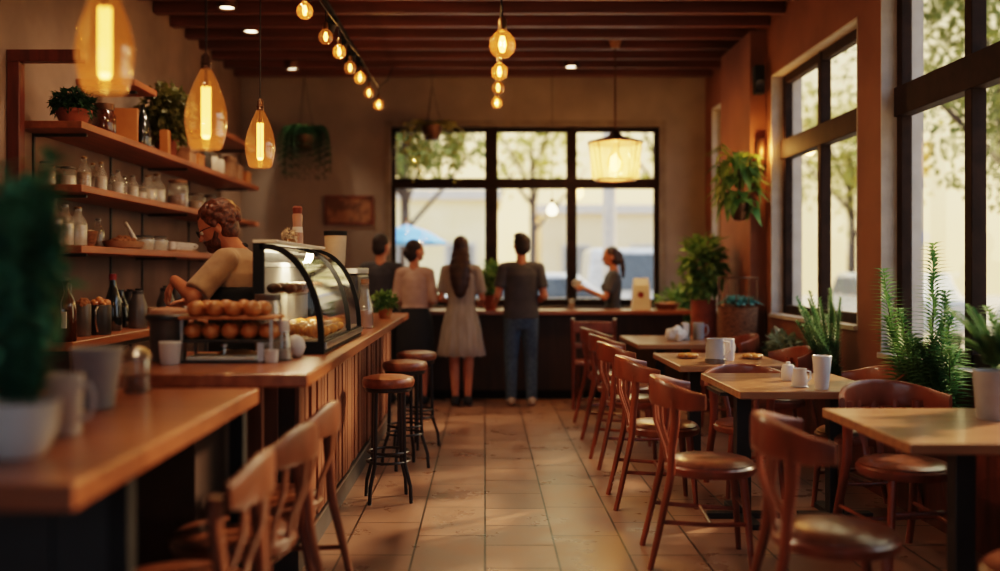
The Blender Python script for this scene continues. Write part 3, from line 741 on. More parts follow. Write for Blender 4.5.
# recessed downlights
for i, (px, py, D, l) in enumerate(((227,7,8.37,'nearest at upper left'), (251,31,9.2,'second at upper left'), (292,69,10.9,'farthest at upper left, near the back wall'), (571,66,10.8,'right of the middle string of lights'))):
    p = pt(px, py, D); t = thing('downlight', 'round ceiling downlight, '+l, 'lamp', (p.x, p.y, ZC-.012), group='round ceiling downlights')
    MB().lathe([(.062,.0),(.078,.0),(.08,.008),(.08,.23),(.062,.23),(.062,.02)], n=24, cap=False).build('trim_ring', 'copper', t)
    MB().lathe([(0,.012),(.0615,.012),(.0615,.02)], n=24, cap=False).build('diffuser', 'downglow', t)
    lamp('downlight_beam', 'SPOT', (p.x, p.y, ZC-.03), 45, (1, .74, .48), .05, (0,0,0), angle=R(100))
# track spotlights: far heads unlit, near lit heads out of view are added
t = thing('track_light', 'black track with spot heads running along the ceiling, unseen near heads added', 'lamp', (-1.3, 9.3, 3.4))
MB().box(-.018, .018, -6.6, 1.4, .14, .168).build('track', 'blackmat', t, smooth=0)  # track lengthened out of view to carry the added heads
for y, tx, ty, tz, en in ((-1.9,-2.6,-1.5,1.5,30),(-2.9,-2.6,-2.4,1.4,30),(-3.7,-1.2,-3.9,1.0,28),(-4.6,-2.3,-3.6,1.0,16),(-5.6,-1.3,-5.6,.9,6),(-2.4,1.4,-2.6,.7,40),(-4.2,1.6,-4.2,.7,36),(-5.9,1.5,-5.6,.7,22)):  # lit heads added out of view to brighten shelves, counters and tables
    p0 = V((0,y,.02)); d = V((tx+1.3, ty-y, tz-3.4)).normalized(); h = MB(); h.cyl((0,y,.14),(0,y,.04),.012); h.tube([p0-d*.09, p0+d*.05], [.04,.045], 14); h.build('spot_head', 'blackmat', t)
    w_ = p0+d*.075+V((-1.3,9.3,3.4)); lamp('added_track_spot', 'SPOT', w_, en, (1,.66,.42), .035, d.to_track_quat('-Z','Y').to_euler(), angle=R(105))
for y in (-.9, -.2, .35, .9):
    h = MB(); h.cyl((0,y,.14), (0,y,.06), .012); h.cyl((.03,y-.08,.05), (-.02,y+.06,.0), .042, .05, 14); h.build('spot_head', 'blackmat', t)
# wall sconce and wall speaker on the pilaster
t = thing('wall_sconce', 'small wall light glowing orange on the brown pilaster behind the hanging plant', 'lamp', (2.52, 9.199, 2.45))
MB().box(-.035,.035,-.03,.0,-.1,.1).build('back_plate', 'copper', t, bev=.004, smooth=0)
MB().lathe([(.03,-.12),(.04,-.1),(.04,.1),(.03,.12)], c=(0,-.075,0), n=16, cap=False).build('lamp_shade', 'copper', t)
MB().ell((0,-.075,0), (.025,.025,.06)).build('light_bulb', 'filament2', t)
lamp('sconce_light', 'POINT', (2.50, 9.0, 2.45), 9, (1, .45, .12), .05)
t = thing('wall_speaker', 'dark wall speaker high on the brown pilaster', 'speaker', (2.50, 9.19, 3.1))
MB().box(-.05,.04,-.12,-.03,-.13,.13).build('cabinet', 'blackmat', t, bev=.008, smooth=0)
MB().bar((0,-.03,.02), (0,.009,.02), .05, .08).build('bracket', 'black', t)
MB().lathe([(0,0),(.035,.0),(.045,.008)], n=16, cap=False).build('cone', 'darktin', t); kids(t)[-1].rotation_euler = (pi/2, 0, 0); kids(t)[-1].location = (-.005, -.121, -.05)
# ------------------------------------------------------------------ small vessels
def vessel(name, prof, mat, label, cat, loc, kidlist=(), group=None, n=20, cap=True, rz=0):
    """outer lathe + lathe children (name, prof, mat)"""
    t = thing(name, label, cat, loc, rz, group)
    MB().lathe(prof, n=n, cap=cap).build('body', mat, t)
    for nm, pr, m in kidlist: MB().lathe(pr, n=n).build(nm, m, t)
    return t
def mug(name, r0, r1, h, mat, label, loc, rz=0, handle=True, group=None, cat='mug', drink=None):
    t = thing(name, label, cat, loc, rz, group); w = .006
    MB().lathe([(0,0),(r0*.92,0),(r0,.006),(r1,h-.003),(r1-w*.5,h),(r1-w,h-.003),(r0-w,.012),(0,.011)], n=28, cap=False).build('cup', mat, t)
    if handle:
        rr = r0*.35+r1*.65
        MB().tube([(rr-.004,0,h*.82),(rr+.022,0,h*.84),(rr+.036,0,h*.66),(rr+.036,0,h*.46),(rr+.02,0,h*.27),(r0*.6+r1*.4-.004,0,h*.25)], .0065, 8, flat=(.8,1.1)).build('handle', mat, t)
    if drink: MB().lathe([(0,h-.018),(r1-w-.001,h-.018)], n=24, cap=False).build('coffee', 'coffee', t)
    return t
def sx(px, X): return X/((px-485)/1000)
GB = 'glass bottles and jars on the wall shelves'
def bottle(px, X, z, h, r, label, fill='milk', cap='brass', glassm='jarglass', lvl=.68):
    D = sx(px, X); t = thing('glass_bottle', label, 'bottle', (X, D, z), 0, GB)
    r *= 1.12
    MB().lathe([(r*.95,0),(r,.006),(r,h*.58),(r*.85,h*.68),(r*.4,h*.84),(r*.36,h*.95),(r*.44,h*.96),(r*.44,h*.985),(r*.36,h*.985)], n=16).build('bottle_body', glassm, t)
    if fill: MB().lathe([(r*.9,.006),(r*.93,h*.56*lvl/.68),(0,h*.56*lvl/.68)], n=16).build('contents', fill, t)
    MB().lathe([(r*.34,h*.96),(r*.40,h*.99),(r*.42,h*1.03),(r*.2,h*1.05),(0,h*1.05)], n=12).build('stopper', cap, t)
    return t
def jar(px, X, z, h, r, label, fill='grain', lid='tin', lvl=.8):
    D = sx(px, X); t = thing('glass_jar', label, 'jar', (X, D, z), 0, GB)
    MB().lathe([(r*.95,0),(r,.008),(r,h*.76),(r*.82,h*.88),(r*.8,h*.92)], n=18).build('jar_body', 'jarglass', t)
    MB().lathe([(r*.92,.006),(r*.93,h*.74*lvl),(0,h*.74*lvl)], n=18).build('contents', fill, t)
    MB().lathe([(r*.86,h*.9),(r*.88,h*.91),(r*.88,h*.99),(r*.8,h),(0,h)], n=18).build('lid', lid, t)
    return t
z = ZM
jar(47, -2.70, z, .15, .05, 'glass jar nearest the frame on the middle wall shelf', 'grain')
jar(57, -2.74, z, .15, .05, 'glass jar at the wall, second on the middle wall shelf', 'spice')
jar(68, -2.66, z, .14, .05, 'glass jar with pale grain, third on the middle wall shelf', 'milk')
bottle(84, -2.62, z, .215, .04, 'tall clear bottle, first of the tall ones on the middle wall shelf', 'grain')
bottle(93, -2.70, z, .21, .036, 'tall clear bottle close to the wall on the middle shelf', 'milk')
bottle(101, -2.60, z, .205, .036, 'tall clear bottle third of the tall ones on the middle wall shelf', 'milk')
for i, (px, X, h) in enumerate(((112,-2.66,.16),(118,-2.57,.175),(125,-2.64,.165),(133,-2.58,.17))):
    bottle(px, X, z, h, .036, 'small milk bottle, %s of the row of four on the middle wall shelf' % ORD[i], 'milk', 'tin')
jar(141, -2.6, z, .12, .042, 'short jar between small bottles and amber jars on the middle shelf', 'milk')
bottle(148, -2.58, z, .20, .058, 'wide amber-capped bottle, first of two on the middle wall shelf', 'milk', 'brass', lvl=.6)
bottle(157, -2.60, z, .235, .058, 'wide amber-capped bottle, taller second of two on the middle shelf', 'milk', 'brass', lvl=.6)
jar(178, -2.57, z, .235, .085, 'big round-shouldered jar on the middle wall shelf', 'spice', 'card', .6)
jar(197, -2.58, z, .17, .07, 'jar behind the barista on the middle wall shelf', 'grain')
jar(210, -2.62, z, .2, .07, 'jar farthest back on the middle wall shelf', 'spice')
z = ZL
bottle(53, -2.62, z, .275, .052, 'large white-filled bottle nearest the frame on the lowest wall shelf', 'milk', 'tin')
bottle(65, -2.58, z, .245, .05, 'large white-filled bottle second on the lowest wall shelf', 'milk', 'steel')
bottle(78, -2.53, z, .235, .05, 'large white-filled bottle with yellow stopper on the lowest shelf', 'milk', 'brass')
bottle(98, -2.68, z, .2, .04, 'slim clear bottle at the wall behind the bowl on the lowest shelf', None, 'steel')
t = thing('bowl', 'small woven bowl of grain beside the yellow-stoppered bottle', 'bowl', (-2.54, sx(88.5,-2.54), z))
MB().lathe([(.03,0),(.045,.03),(.062,.1),(.057,.1),(.04,.035),(0,.03)], n=20, cap=False).build('bowl_body', 'wicker', t); MB().ell((0,0,.09), (.052,.052,.02)).build('grain', 'grain', t)
t = thing('serving_tray', 'oval wooden tray heaped with dried fruit on the lowest shelf', 'tray', (-2.57, 7.12, z))
MB().lathe([(.09,0),(.13,.012),(.145,.055),(.138,.055),(.12,.018),(0,.014)], n=26, cap=False, sy=1.75, sx=.85).build('tray_body', 'card', t)
b = MB()
for _ in range(70):
    a = random.uniform(0,2*pi); q = sqrt(random.random()); b.ell((cos(a)*q*.09, sin(a)*q*.19, .03+.045*(1-q*q)+random.uniform(0,.012)), random.uniform(.014,.022), 8, 6)
h = b.build('dried_fruit', 'spice', t); h['kind'] = 'stuff'
o = MB().tube([(-2.52,7.2,z+.07),(-2.53,7.16,z+.12),(-2.55,7.1,z+.19)], [.014,.011,.009], 8).build('scoop', 'paper'); tag(o, 'white scoop standing in the tray of dried fruit', 'scoop')
jar(143, -2.56, z, .11, .085, 'low wide jar of pale eggs, nearer of two on the lowest shelf', 'milk', 'darktin', .95)
jar(157, -2.56, z, .115, .085, 'low wide jar, farther of two on the lowest shelf', 'milk', 'darktin', .95)
t = thing('serving_tray', 'shallow dark tray holding small white cups on the lowest shelf', 'tray', (-2.57, 8.35, z))
MB().box(-.09,.09,-.3,.3,0,.02).build('tray_body', 'card', t, bev=.004)
for i in range(5):
    mug('espresso_cup', .028, .036, .06, 'ceramic', 'small white cup on the lowest shelf tray, %s from the viewer' % ORD[i], (-2.54, 8.12+i*.115, z+.021), 0, True, 'small white cups on the shelf tray', 'cup')
# upper shelf
z = ZU
def leafpot(name, label, loc, r, h, potm, fol, lm, group=None, prof=None):
    t = thing(name, label, 'plant', loc, 0, group)
    MB().lathe(prof or [(r*.72,0),(r*.75,.005),(r,h*.8),(r*1.06,h*.8),(r*1.08,h),(r*.95,h),(r*.9,h*.9),(0,h*.88)], n=24, cap=False).build('pot', potm, t)
    MB().lathe([(0,h*.9),(r*.9,h*.9)], n=16, cap=False).build('soil', 'soil', t)
    b = MB(); fol(b, h); b.build('foliage', lm, t, fix=False, smooth=0); return t
leafpot('potted_plant', 'small bushy plant in a terracotta bowl on the topmost wall shelf', (-2.56, 6.22, z), .105, .09, 'terracotta', lambda b, h: leafball(b, (0,0,h+.035), (.125,.125,.085), 900, .045, .024, .3), 'leaf_dark')
def darkbottle(px, X, zz, h, r, label, m='darkglass', cap=None):
    t = thing('dark_bottle', label, 'bottle', (X, sx(px, X), zz)); 
    MB().lathe([(r*.92,0),(r,.008),(r*1.02,h*.3),(r*.88,h*.55),(r*.5,h*.76),(r*.34,h*.85),(r*.32,h*.97),(r*.4,h*.975),(r*.4,h),(0,h)], n=20).build('bottle_body', m, t)
    if cap: MB().lathe([(r*.44,h*.93),(r*.44,h*1.04),(0,h*1.045)], n=14).build('cap', cap, t)
    return t
t = thing('brown_jar', 'squat dark brown glass jar beside the bushy plant on the topmost shelf', 'jar', (-2.56, sx(104,-2.56), z))
MB().lathe([(.07,0),(.078,.01),(.078,.13),(.062,.16),(.06,.185)], n=20).build('jar_body', 'brownglass', t); MB().lathe([(.066,.17),(.068,.21),(0,.212)], n=20).build('lid', 'copper', t)
t = thing('brown_jar', 'slim dark brown jar behind the cutting board on the topmost shelf', 'jar', (-2.66, sx(117,-2.66), z))
MB().lathe([(.05,0),(.056,.01),(.056,.15),(.045,.18),(.045,.2)], n=20).build('jar_body', 'brownglass', t); MB().lathe([(.048,.19),(.05,.22),(0,.222)], n=20).build('lid', 'copper', t)
o = MB().box(-.11,.11,-.012,.012,0,.26).build('cutting_board', 'board', bev=.006); o.location = (-2.60, 7.16, z); o.rotation_euler = (R(-4), 0, R(10)); tag(o, 'light wooden cutting board standing upright on the topmost wall shelf', 'board')
darkbottle(143, -2.54, z, .32, .06, 'black glass bottle standing next to the cutting board on the topmost shelf')
def vinefol(b, h):
    leafball(b, (0,0,h+.2), (.2,.24,.24), 1300, .075, .04, .2)
    for _ in range(16):
        a = random.uniform(0,2*pi); q = random.uniform(.1,.2); L = random.uniform(.15,.3)
        for k in range(14):
            u = k/13; p = V((cos(a)*q*(1+u*.4), sin(a)*q*(1+u*.4), h+.2-u*L)); b.leaf(p, (cos(a)+random.uniform(-.8,.8), sin(a)+random.uniform(-.8,.8), -.5), .06, .035)
leafpot('trailing_plant', 'tall bushy trailing plant on the topmost wall shelf behind the lamps', (-2.58, 8.1, z), .09, .15, 'terracotta', vinefol, 'leaf_olive')
tag(MB().box(-2.56,-2.49,7.86,7.93,z,z+.2).build('candle_block', 'board', bev=.004), 'upright light wooden block below the trailing plant on the topmost shelf', 'block')
for i, (y, w, h, m, l) in enumerate(((8.5,.1,.13,'card','brown storage box first after the trailing plant'),(8.75,.09,.11,'board','tan storage box second after the trailing plant'),(9.85,.11,.21,'card','tall brown storage box far along the topmost shelf'),(10.15,.1,.16,'card','brown storage box second from the far end of the topmost shelf'),(10.5,.1,.13,'board','low brown storage box at the far end of the topmost shelf'))):
    t = thing('storage_box', l, 'box', (-2.56, y, z), 0, 'storage boxes on the topmost shelf'); MB().box(-.1,.08,-w,w,0,h*.8).build('box_body', m, t, bev=.004, smooth=0); MB().box(-.105,.085,-w-.004,w+.004,h*.8,h).build('lid', m, t, bev=.003, smooth=0)
for i, y in enumerate((9.05, 9.27, 9.5)):
    vessel('canister', [(.05,0),(.055,.006),(.055,.14),(.05,.15)], 'milk' if i else 'darktin', ['dark canister on the topmost shelf below the middle pendant lamp','pale canister next to the dark one on the topmost shelf','pale canister farthest of three on the topmost shelf'][i], 'canister', (-2.53, y, z), [('lid', [(.052,.151),(.054,.152),(.054,.172),(.015,.175),(.015,.19),(0,.19)], 'tin')])
# ---- back counter objects
z = .9555
def swing(px, X, h, r, label):
    t = thing('swing_top_bottle', label, 'bottle', (X, sx(px,X), z))
    MB().lathe([(r*.95,0),(r,.01),(r,h*.5),(r*.85,h*.66),(r*.42,h*.82),(r*.4,h*.92),(r*.48,h*.93),(r*.48,h*.96),(0,h*.96)], n=20).build('bottle_body', 'brownglass', t)
    MB().lathe([(r*.5,h*.955),(r*.55,h*.97),(r*.4,h*1.02),(0,h*1.03)], n=16).build('stopper', 'darktin', t)
    for s in (-1,1): MB().tube([(.0,s*r*.5,h*.98),(.02,s*r*.8,h*.9),(.02,s*r*.62,h*.78),(.01,s*r*.95,h*.62),(.02,s*r*1.06,h*.3)], .004, 6).build('wire_bail', 'steel', t)
    MB().box(r*.2,r*.6,-r*1.05,-r*.9,h*.22,h*.48).build('paper_label', 'paper', t)
    return t
swing(64, -2.42, .36, .07, 'dark swing-top bottle with small blank label at the near end of the back counter')
def can(px, X, h, r, m, label, top=None, topm=None, handle=False):
    t = thing('metal_canister', label, 'canister', (X, sx(px,X), z))
    MB().lathe([(r*.95,0),(r,.008),(r,h-.006),(r*.96,h),(r*.9,h),(r*.9,h-.02),(0,h-.02)], n=22).build('canister_body', m, t)
    if top:
        b = MB()
        for _ in range(top):
            a = random.uniform(0,2*pi); q = sqrt(random.random())*r*.7; b.ell((cos(a)*q, sin(a)*q, h-.01+random.uniform(0,.05)*(1-q/r)), r*random.uniform(.25,.4), 10, 7)
        b.build('filling', topm, t)
    if handle: MB().tube([(.02,-r,h*.95),(.02,-r*1.45,h*.8),(.02,-r*1.4,h*.4),(.02,-r,h*.12)], .007, 8).build('handle', 'steel', t)
    return t
can(82, -2.50, .20, .055, 'tin', 'grey canister heaped with coffee pods on the back counter', 22, 'spice')
can(99, -2.46, .19, .075, 'darktin', 'dark handled pot heaped with pale rolls on the back counter', 14, 'bread', True)
darkbottle(113, -2.52, z, .37, .06, 'dark bottle with red cap on the back counter', 'darkglass', 'redcap')
darkbottle(121, -2.62, z, .27, .06, 'short dark bottle behind the red-capped one on the back counter')
def flask(px, X, h, r, m, label):
    t = thing('thermos_flask', label, 'flask', (X, sx(px,X), z), 0, 'flasks on the back counter')
    MB().lathe([(r*.95,0),(r,.01),(r,h*.55),(r*.62,h*.82),(r*.6,h*.86)], n=20).build('flask_body', m, t); MB().lathe([(r*.62,h*.86),(r*.6,h*.94),(r*.3,h*.96),(r*.35,h),(0,h)], n=16).build('cap', 'darktin', t)
    return t
flask(130, -2.62, .27, .07, 'darktin', 'dark flask nearest the red-capped bottle on the back counter')
flask(138, -2.46, .28, .065, 'tin', 'grey steel flask in the middle of the back counter')
vessel('paper_cup', [(.032,0),(.042,.13),(.044,.135),(.04,.135)], 'grain', 'tall pale cup between the grey flasks on the back counter', 'cup', (-2.46, sx(152,-2.46), z))
flask(166, -2.46, .29, .07, 'tin', 'grey steel flask near the barista\'s hand on the back counter')
flask(176, -2.56, .3, .06, 'darktin', 'dark flask behind the barista\'s hand on the back counter')
flask(186, -2.48, .22, .07, 'steel', 'short steel flask below the barista\'s hand')

# ------------------------------------------------------------------ serving counter objects
z = .9805
def onC(px, py): D = (EYE-.98)/((py-271)/1000); return ((px-485)*D/1000, D)
x, y = onC(162, 361)
t = thing('storage_canister', 'dark glass canister with wide rim and lid on the serving counter', 'canister', (-1.335, 4.22, z))
MB().lathe([(.07,0),(.073,.01),(.078,.16),(.084,.175)], n=26).build('canister_body', 'tin', t); MB().lathe([(.09,.176),(.095,.18),(.095,.194),(.085,.2)], n=26).build('rim', 'darktin', t); MB().lathe([(.08,.2005),(.075,.215),(.04,.225),(0,.227)], n=26).build('lid', 'redenamel', t)
mug('sugar_cup', .038, .046, .092, 'ceramic', 'small white handleless cup in front of the dark canister', (-1.285, 4.08, z), 0, False, None, 'cup')
# bread stand: three posts, two wooden tiers, tray
bx, by = -1.075, 4.24
t = thing('bread_stand', 'two-tier bread stand loaded with rolls on the serving counter', 'stand', (bx, by, z))
MB().box(-.195,.205,-.11,.11,.178,.190).build('upper_tier', 'board', t, bev=.003, smooth=0)
MB().box(-.185,.195,-.105,.105,.083,.095).build('lower_tier', 'darktin', t, bev=.003, smooth=0)
for px_ in (-.18,.19):
    for s in (-1,1): MB().box(px_-.006,px_+.006,s*.1-.006,s*.1+.006,0,.177).build('post', 'steel', t, smooth=0)
MB().box(-.19,.2,-.108,.108,.0,.006).build('base', 'darktin', t, smooth=0)
MB().box(.135,.16,-.108,-.1,.006,.083).build('side_plate', 'steel', t, smooth=0)
t = thing('serving_tray', 'low white tray with knobbed lid under the bread stand', 'tray', (bx-.03, by, z+.0065))
MB().box(-.14,.15,-.09,.09,0,.018).build('tray_body', 'paper', t, bev=.006); MB().lathe([(.008,.0181),(.006,.045),(.014,.052),(.014,.062),(0,.068)], n=14).build('knob', 'steel', t)
MB().lathe([(.1,.0182),(.09,.028),(.05,.036),(0,.038)], c=(.05,.03,0), n=20, sx=.9, sy=.45).build('flat_loaf', 'bread', t)
def roll(loc, r, label, g):
    o = MB().ell((0,0,r[2]*.86), r, 18, 11, wob=.012).build('bread_roll', 'bread'); o.location = loc; return tag(o, label, 'bread roll', g)
for tier, zz, n in (('upper', z+.1905, 4), ('lower', z+.0955, 5)):
    for row, yy in (('front', -.062), ('back', .03)):
        for k in range(n):
            if tier == 'upper': xx = -.13+k*.078+(.02 if row == 'back' else 0); r = tuple(c_*random.uniform(1,1.12) for c_ in (.036,.045,.033))
            else: xx = -.145+k*.079; r = tuple(c_*random.uniform(.98,1.06) for c_ in (.039,.045,.038))
            roll((bx+xx, by+yy+random.uniform(-.006,.006), zz), r, 'brown bread roll, %s tier of the stand, %s row, %s from left' % (tier, row, ORD[k]), 'bread rolls on the stand')
# glass jar, shaker, salt, egg-shaped pot
t = thing('glass_jar', 'tall clear glass jar with metal lid right of the bread stand', 'jar', (-.965, 4.45, z))
MB().lathe([(.05,0),(.057,.008),(.057,.22),(.052,.245),(.052,.252)], n=24).build('jar_body', 'jarglass', t); MB().lathe([(.056,.25),(.058,.254),(.058,.276),(0,.278)], n=24).build('lid', 'tin', t); MB().lathe([(.048,.006),(.049,.06),(0,.065)], n=20).build('contents', 'grain', t)
t = thing('sugar_shaker', 'glass sugar shaker with pale cap on the serving counter', 'shaker', (-.865, 4.27, z))
MB().lathe([(.04,0),(.043,.006),(.036,.07),(.028,.125)], n=20).build('shaker_body', 'jarglass', t); MB().lathe([(.03,.123),(.031,.145),(.026,.168),(0,.172)], n=20).build('cap', 'paper', t); MB().lathe([(.036,.005),(.031,.045),(0,.046)], n=16).build('sugar', 'milk', t)
mug('espresso_cup', .027, .03, .055, 'ceramic', 'tiny white pot beside the glass shaker on the serving counter', (-.885, 4.14, z), 0, False, None, 'cup')
t = thing('egg_shaped_pot', 'round white egg-shaped pot next to the pastry case', 'pot', (-.835, 4.40, z))
MB().lathe([(.018,0),(.035,.012),(.046,.045),(.04,.075),(.022,.094),(0,.1)], n=24).build('pot_body', 'ceramic', t)
# pastry case
CX0, CX1, CY0, CY1 = -1.06, -.735, 4.56, 5.95
t = thing('pastry_case', 'curved-glass pastry display case with black arched frame on the serving counter', 'display case', ((CX0+CX1)/2, (CY0+CY1)/2, z))
cx, cy = (CX0+CX1)/2, (CY0+CY1)/2; hw = (CX1-CX0)/2; hl = (CY1-CY0)/2
MB().box(-hw, hw, -hl, hl, 0, .055).build('base', 'blackmat', t, bev=.003, smooth=0)
MB().box(hw+.0005, hw+.006, -hl+.03, hl, .02, .05).build('base_trim', 'steel', t, smooth=0)
def arc(off=0, n=14):
    pts = [(-hw+.03, .505-off)]
    for i in range(n+1):
        a = pi/2*(1-i/n); pts.append((-hw+.06+cos(a)*(2*hw-.06-off), .055+sin(a)*(.45-off)))
    return pts
def arch(y, w=.03):
    o = arc(0); q = arc(.028)
    b = MB(); n = len(o)
    vs = [(x, y-w/2, zz) for x, zz in o]+[(x, y+w/2, zz) for x, zz in o]+[(x, y-w/2, zz) for x, zz in q]+[(x, y+w/2, zz) for x, zz in q]
    fs = []
    for i in range(n-1):
        fs += [(i,i+1,n+i+1,n+i),(2*n+i,3*n+i,3*n+i+1,2*n+i+1),(i,2*n+i,2*n+i+1,i+1),(n+i,n+i+1,3*n+i+1,3*n+i)]
    fs += [(0,n,3*n,2*n),(n-1,3*n-1,4*n-1,2*n-1)]
    return b.add(vs, fs)
for y_, w_ in ((-hl+.016,.03),(5.47-cy,.02),(hl-.016,.03)):
    arch(y_, w_).build('arch_frame', 'blackmat', t, smooth=30)
MB().box(-hw, -hw+.05, -hl+.001, -hl+.03, .055, .508).build('back_post', 'blackmat', t, bev=.003, smooth=0)
MB().box(-hw, -hw+.05, hl-.03, hl-.001, .055, .508).build('back_post', 'blackmat', t, bev=.003, smooth=0)
MB().box(-hw, -hw+.012, -hl+.03, hl-.03, .055, .49).build('back_panel', 'greyceramic', t, smooth=0)
MB().box(-hw, -hw+.11, -hl, hl, .508, .522).build('top_plate', 'paper', t, bev=.003, smooth=0)
g = arc(.012); b = MB(); n = len(g)
b.add([(x, -hl+.031, zz) for x, zz in g]+[(x, hl-.031, zz) for x, zz in g], [(i,i+1,n+i+1,n+i) for i in range(n-1)]); b.build('curved_glass', 'casefront', t, fix=False, smooth=60)
b = MB(); q = [(-hw+.05,.056)]+[(x,zz) for x,zz in arc(.03)]+[(hw-.03,.056)]
b.add([(x, -hl+.016, zz) for x, zz in q], [tuple(range(len(q)))]); b.build('end_glass', 'caseglass', t, fix=False, smooth=0)
MB().box(-hw+.013, .03, -hl+.04, hl-.04, .265, .272).build('glass_shelf', 'caseglass', t, smooth=0)
MB().box(-hw+.013, -.01, -hl+.04, hl-.04, .395, .40).build('glass_shelf', 'caseglass', t, smooth=0)
MB().box(-hw+.013, hw-.02, -hl+.04, hl-.04, .056, .066).build('deck', 'cream', t, smooth=0)
MB().box(-hw+.013, -hw+.04, -hl+.1, hl-.1, .47, .485).build('light_bar', emat('case_light', (1,.8,.5), 3), t, smooth=0)
lamp('case_light', 'AREA', (-.95, 5.25, z+.46), 11, (1,.76,.46), .2, (0, R(-20), 0)).data.shape = 'SQUARE'
# pastries
def croissant(loc, rz, label, s=1):
    t = MB(); n = 13
    for i in range(n-1):
        pass
    pts = []; rs = []
    for i in range(25):
        u = i/24*2-1; a = u*1.15; pts.append((sin(a)*.062*s, (1-cos(a))*.05*s, .03*s)); rs.append(max(.005, (.033*(1-u*u)**.7)*(1+.10*sin(i*2.1)))*s)
    o = t.tube(pts, rs, 12, flat=(1,.9)).build('croissant', 'croissant'); o.location = loc; o.rotation_euler = (0,0,rz); return tag(o, label, 'croissant', 'croissants on the lower deck of the pastry case')
k = 0
for i in range(6):
    for j, x_ in enumerate((-.985, -.885, -.795)):
        croissant((x_+random.uniform(-.01,.01), 4.67+i*.13+random.uniform(-.012,.012), z+.0665), random.uniform(-.6,.6)+pi/2*(k % 2), 'golden croissant on the pastry case deck, %s from the near end, %s' % (ORD[i], ['at the back','in the middle','by the curved glass'][j]), 1.05); k += 1
for i in range(6):
    for j, x_ in enumerate((-.985, -.915)):
        o = MB().ell((0,0,.026), (.036,.045,.026), 14, 9, wob=.04).build('chocolate_bun', 'darkpastry'); o.location = (x_, 4.68+i*.16, z+.2725); tag(o, 'dark bun on the glass shelf of the pastry case, %s from near end, %s' % (ORD[i], ['back row','front row'][j]), 'bun', 'chocolate buns in the pastry case')
for i in range(3):
    for j, x_ in enumerate((-.95, -.84)):
        o = MB().ell((0,0,.03), (.05,.055,.03), 14, 9, wob=.03).build('sweet_bun', 'bread'); o.location = (x_, 5.50+i*.15, z+.0665); tag(o, 'sweet bun at the far part of the pastry case deck, %s, %s' % (ORD[i], ['back row','front row'][j]), 'bun', 'sweet buns in the pastry case')
# on top of the case
zt = z+.5225
t = thing('pepper_grinder', 'tall pinkish grinder with white band on top of the pastry case', 'grinder', (-.99, 5.28, zt))
MB().lathe([(.03,0),(.03,.05),(.024,.09),(.027,.15),(.022,.16)], n=18).build('grinder_body', 'redenamel', t); MB().lathe([(.024,.161),(.026,.19),(.018,.2),(0,.201)], n=18).build('cap', 'terracotta', t); MB().lathe([(.029,.06),(.0275,.075),(.026,.09)], n=18, cap=False).build('band', 'paper', t)
t = thing('dried_flowers', 'small cluster of pale dried flowers lying on top of the pastry case', 'flowers', (-1.0, 5.12, zt))
b = MB(); leafball(b, (0,0,.04), (.035,.035,.03), 110, .022, .016, .3); b.build('blossoms', 'cream', t, fix=False, smooth=0)
MB().lathe([(.03,0),(.035,.005),(.03,.02),(0,.022)], n=14).build('holder', 'brass', t)
# coffee machine with hoppers behind the case
t = thing('coffee_machine', 'dark coffee machine with cream hopper beyond the pastry case', 'coffee machine', (-1.0, 6.9, z))
MB().box(-.14,.16,-.3,.32,.02,.36).build('machine_body', 'darktin', t, bev=.02); MB().box(-.14,.16,-.3,.32,.36,.4).build('cup_rail', 'steel', t, bev=.004)
for q in (-.26,.28):
    for p in (-.1,.12): MB().cyl((p,q,0), (p,q,.021), .02).build('foot', 'blackmat', t)
h = MB().lathe([(.055,.401),(.065,.42),(.075,.6),(.075,.62)], c=(-.02,-.08,0), n=22).build('hopper', 'cream', t); MB().lathe([(.079,.621),(.08,.65),(.0,.66)], c=(-.02,-.08,0), n=22).build('hopper_lid', 'blackmat', h)
MB().lathe([(.06,.401),(.062,.5),(.04,.55),(0,.56)], c=(-.1,.12,0), n=18).build('bean_jar', 'grain', t)
x = bx
t = thing('glass_bottle', 'clear glass bottle with cork standing past the pastry case', 'bottle', (-.795, 6.62, z))
MB().lathe([(.05,0),(.055,.01),(.055,.15),(.03,.23),(.028,.29),(.034,.3)], n=20).build('bottle_body', 'jarglass', t); MB().lathe([(.026,.29),(.028,.325),(0,.327)], n=14).build('cork', 'card', t); MB().lathe([(.05,.008),(.051,.12),(0,.122)], n=18).build('contents', 'redenamel', t)
leafpot('potted_herb', 'small green herb in a wooden pot at the far end of the serving counter', (-.80, 8.0, z), .06, .085, 'board', lambda b, h: leafball(b, (0,0,h+.05), (.1,.09,.075), 260, .05, .03, .2), 'leaf_mid')

# ------------------------------------------------------------------ front counter objects
z = .9405
def nf(b, h):
    for k in range(15):
        a = k*2.4; q = .01+.03*(k/15); L = random.uniform(.32,.52); lean = random.uniform(.01,.07)
        for i in range(26):
            u = i/25; p = V((cos(a)*(q+lean*u), sin(a)*(q+lean*u), h+L*u*1.12))
            for w_ in range(3):
                f = a+random.uniform(-2.5,2.5); b.leaf(p, (cos(f), sin(f), .5), random.uniform(.05,.08), .03)
    leafball(b, (-.01,0,h+.28), (.095,.095,.2), 420, .06, .032, .2)
leafpot('potted_plant', 'tall dark bushy plant in a white pot at the left edge of the front counter', (-1.06, 2.27, z), .085, .125, 'ceramic', nf, 'leaf_teal', prof=[(0,0),(.05,0),(.062,.01),(.085,.06),(.092,.125),(.086,.125),(.08,.11),(0,.108)])
mug('mug', .042, .047, .155, 'ceramic', 'tall white mug with handle beside the potted plant on the front counter', (-1.085, 2.58, z), R(-10))
mug('tumbler', .052, .078, .185, 'greyceramic', 'large grey-white tapered tumbler on the front counter', (-1.195, 3.08, z), 0, False, None, 'tumbler')
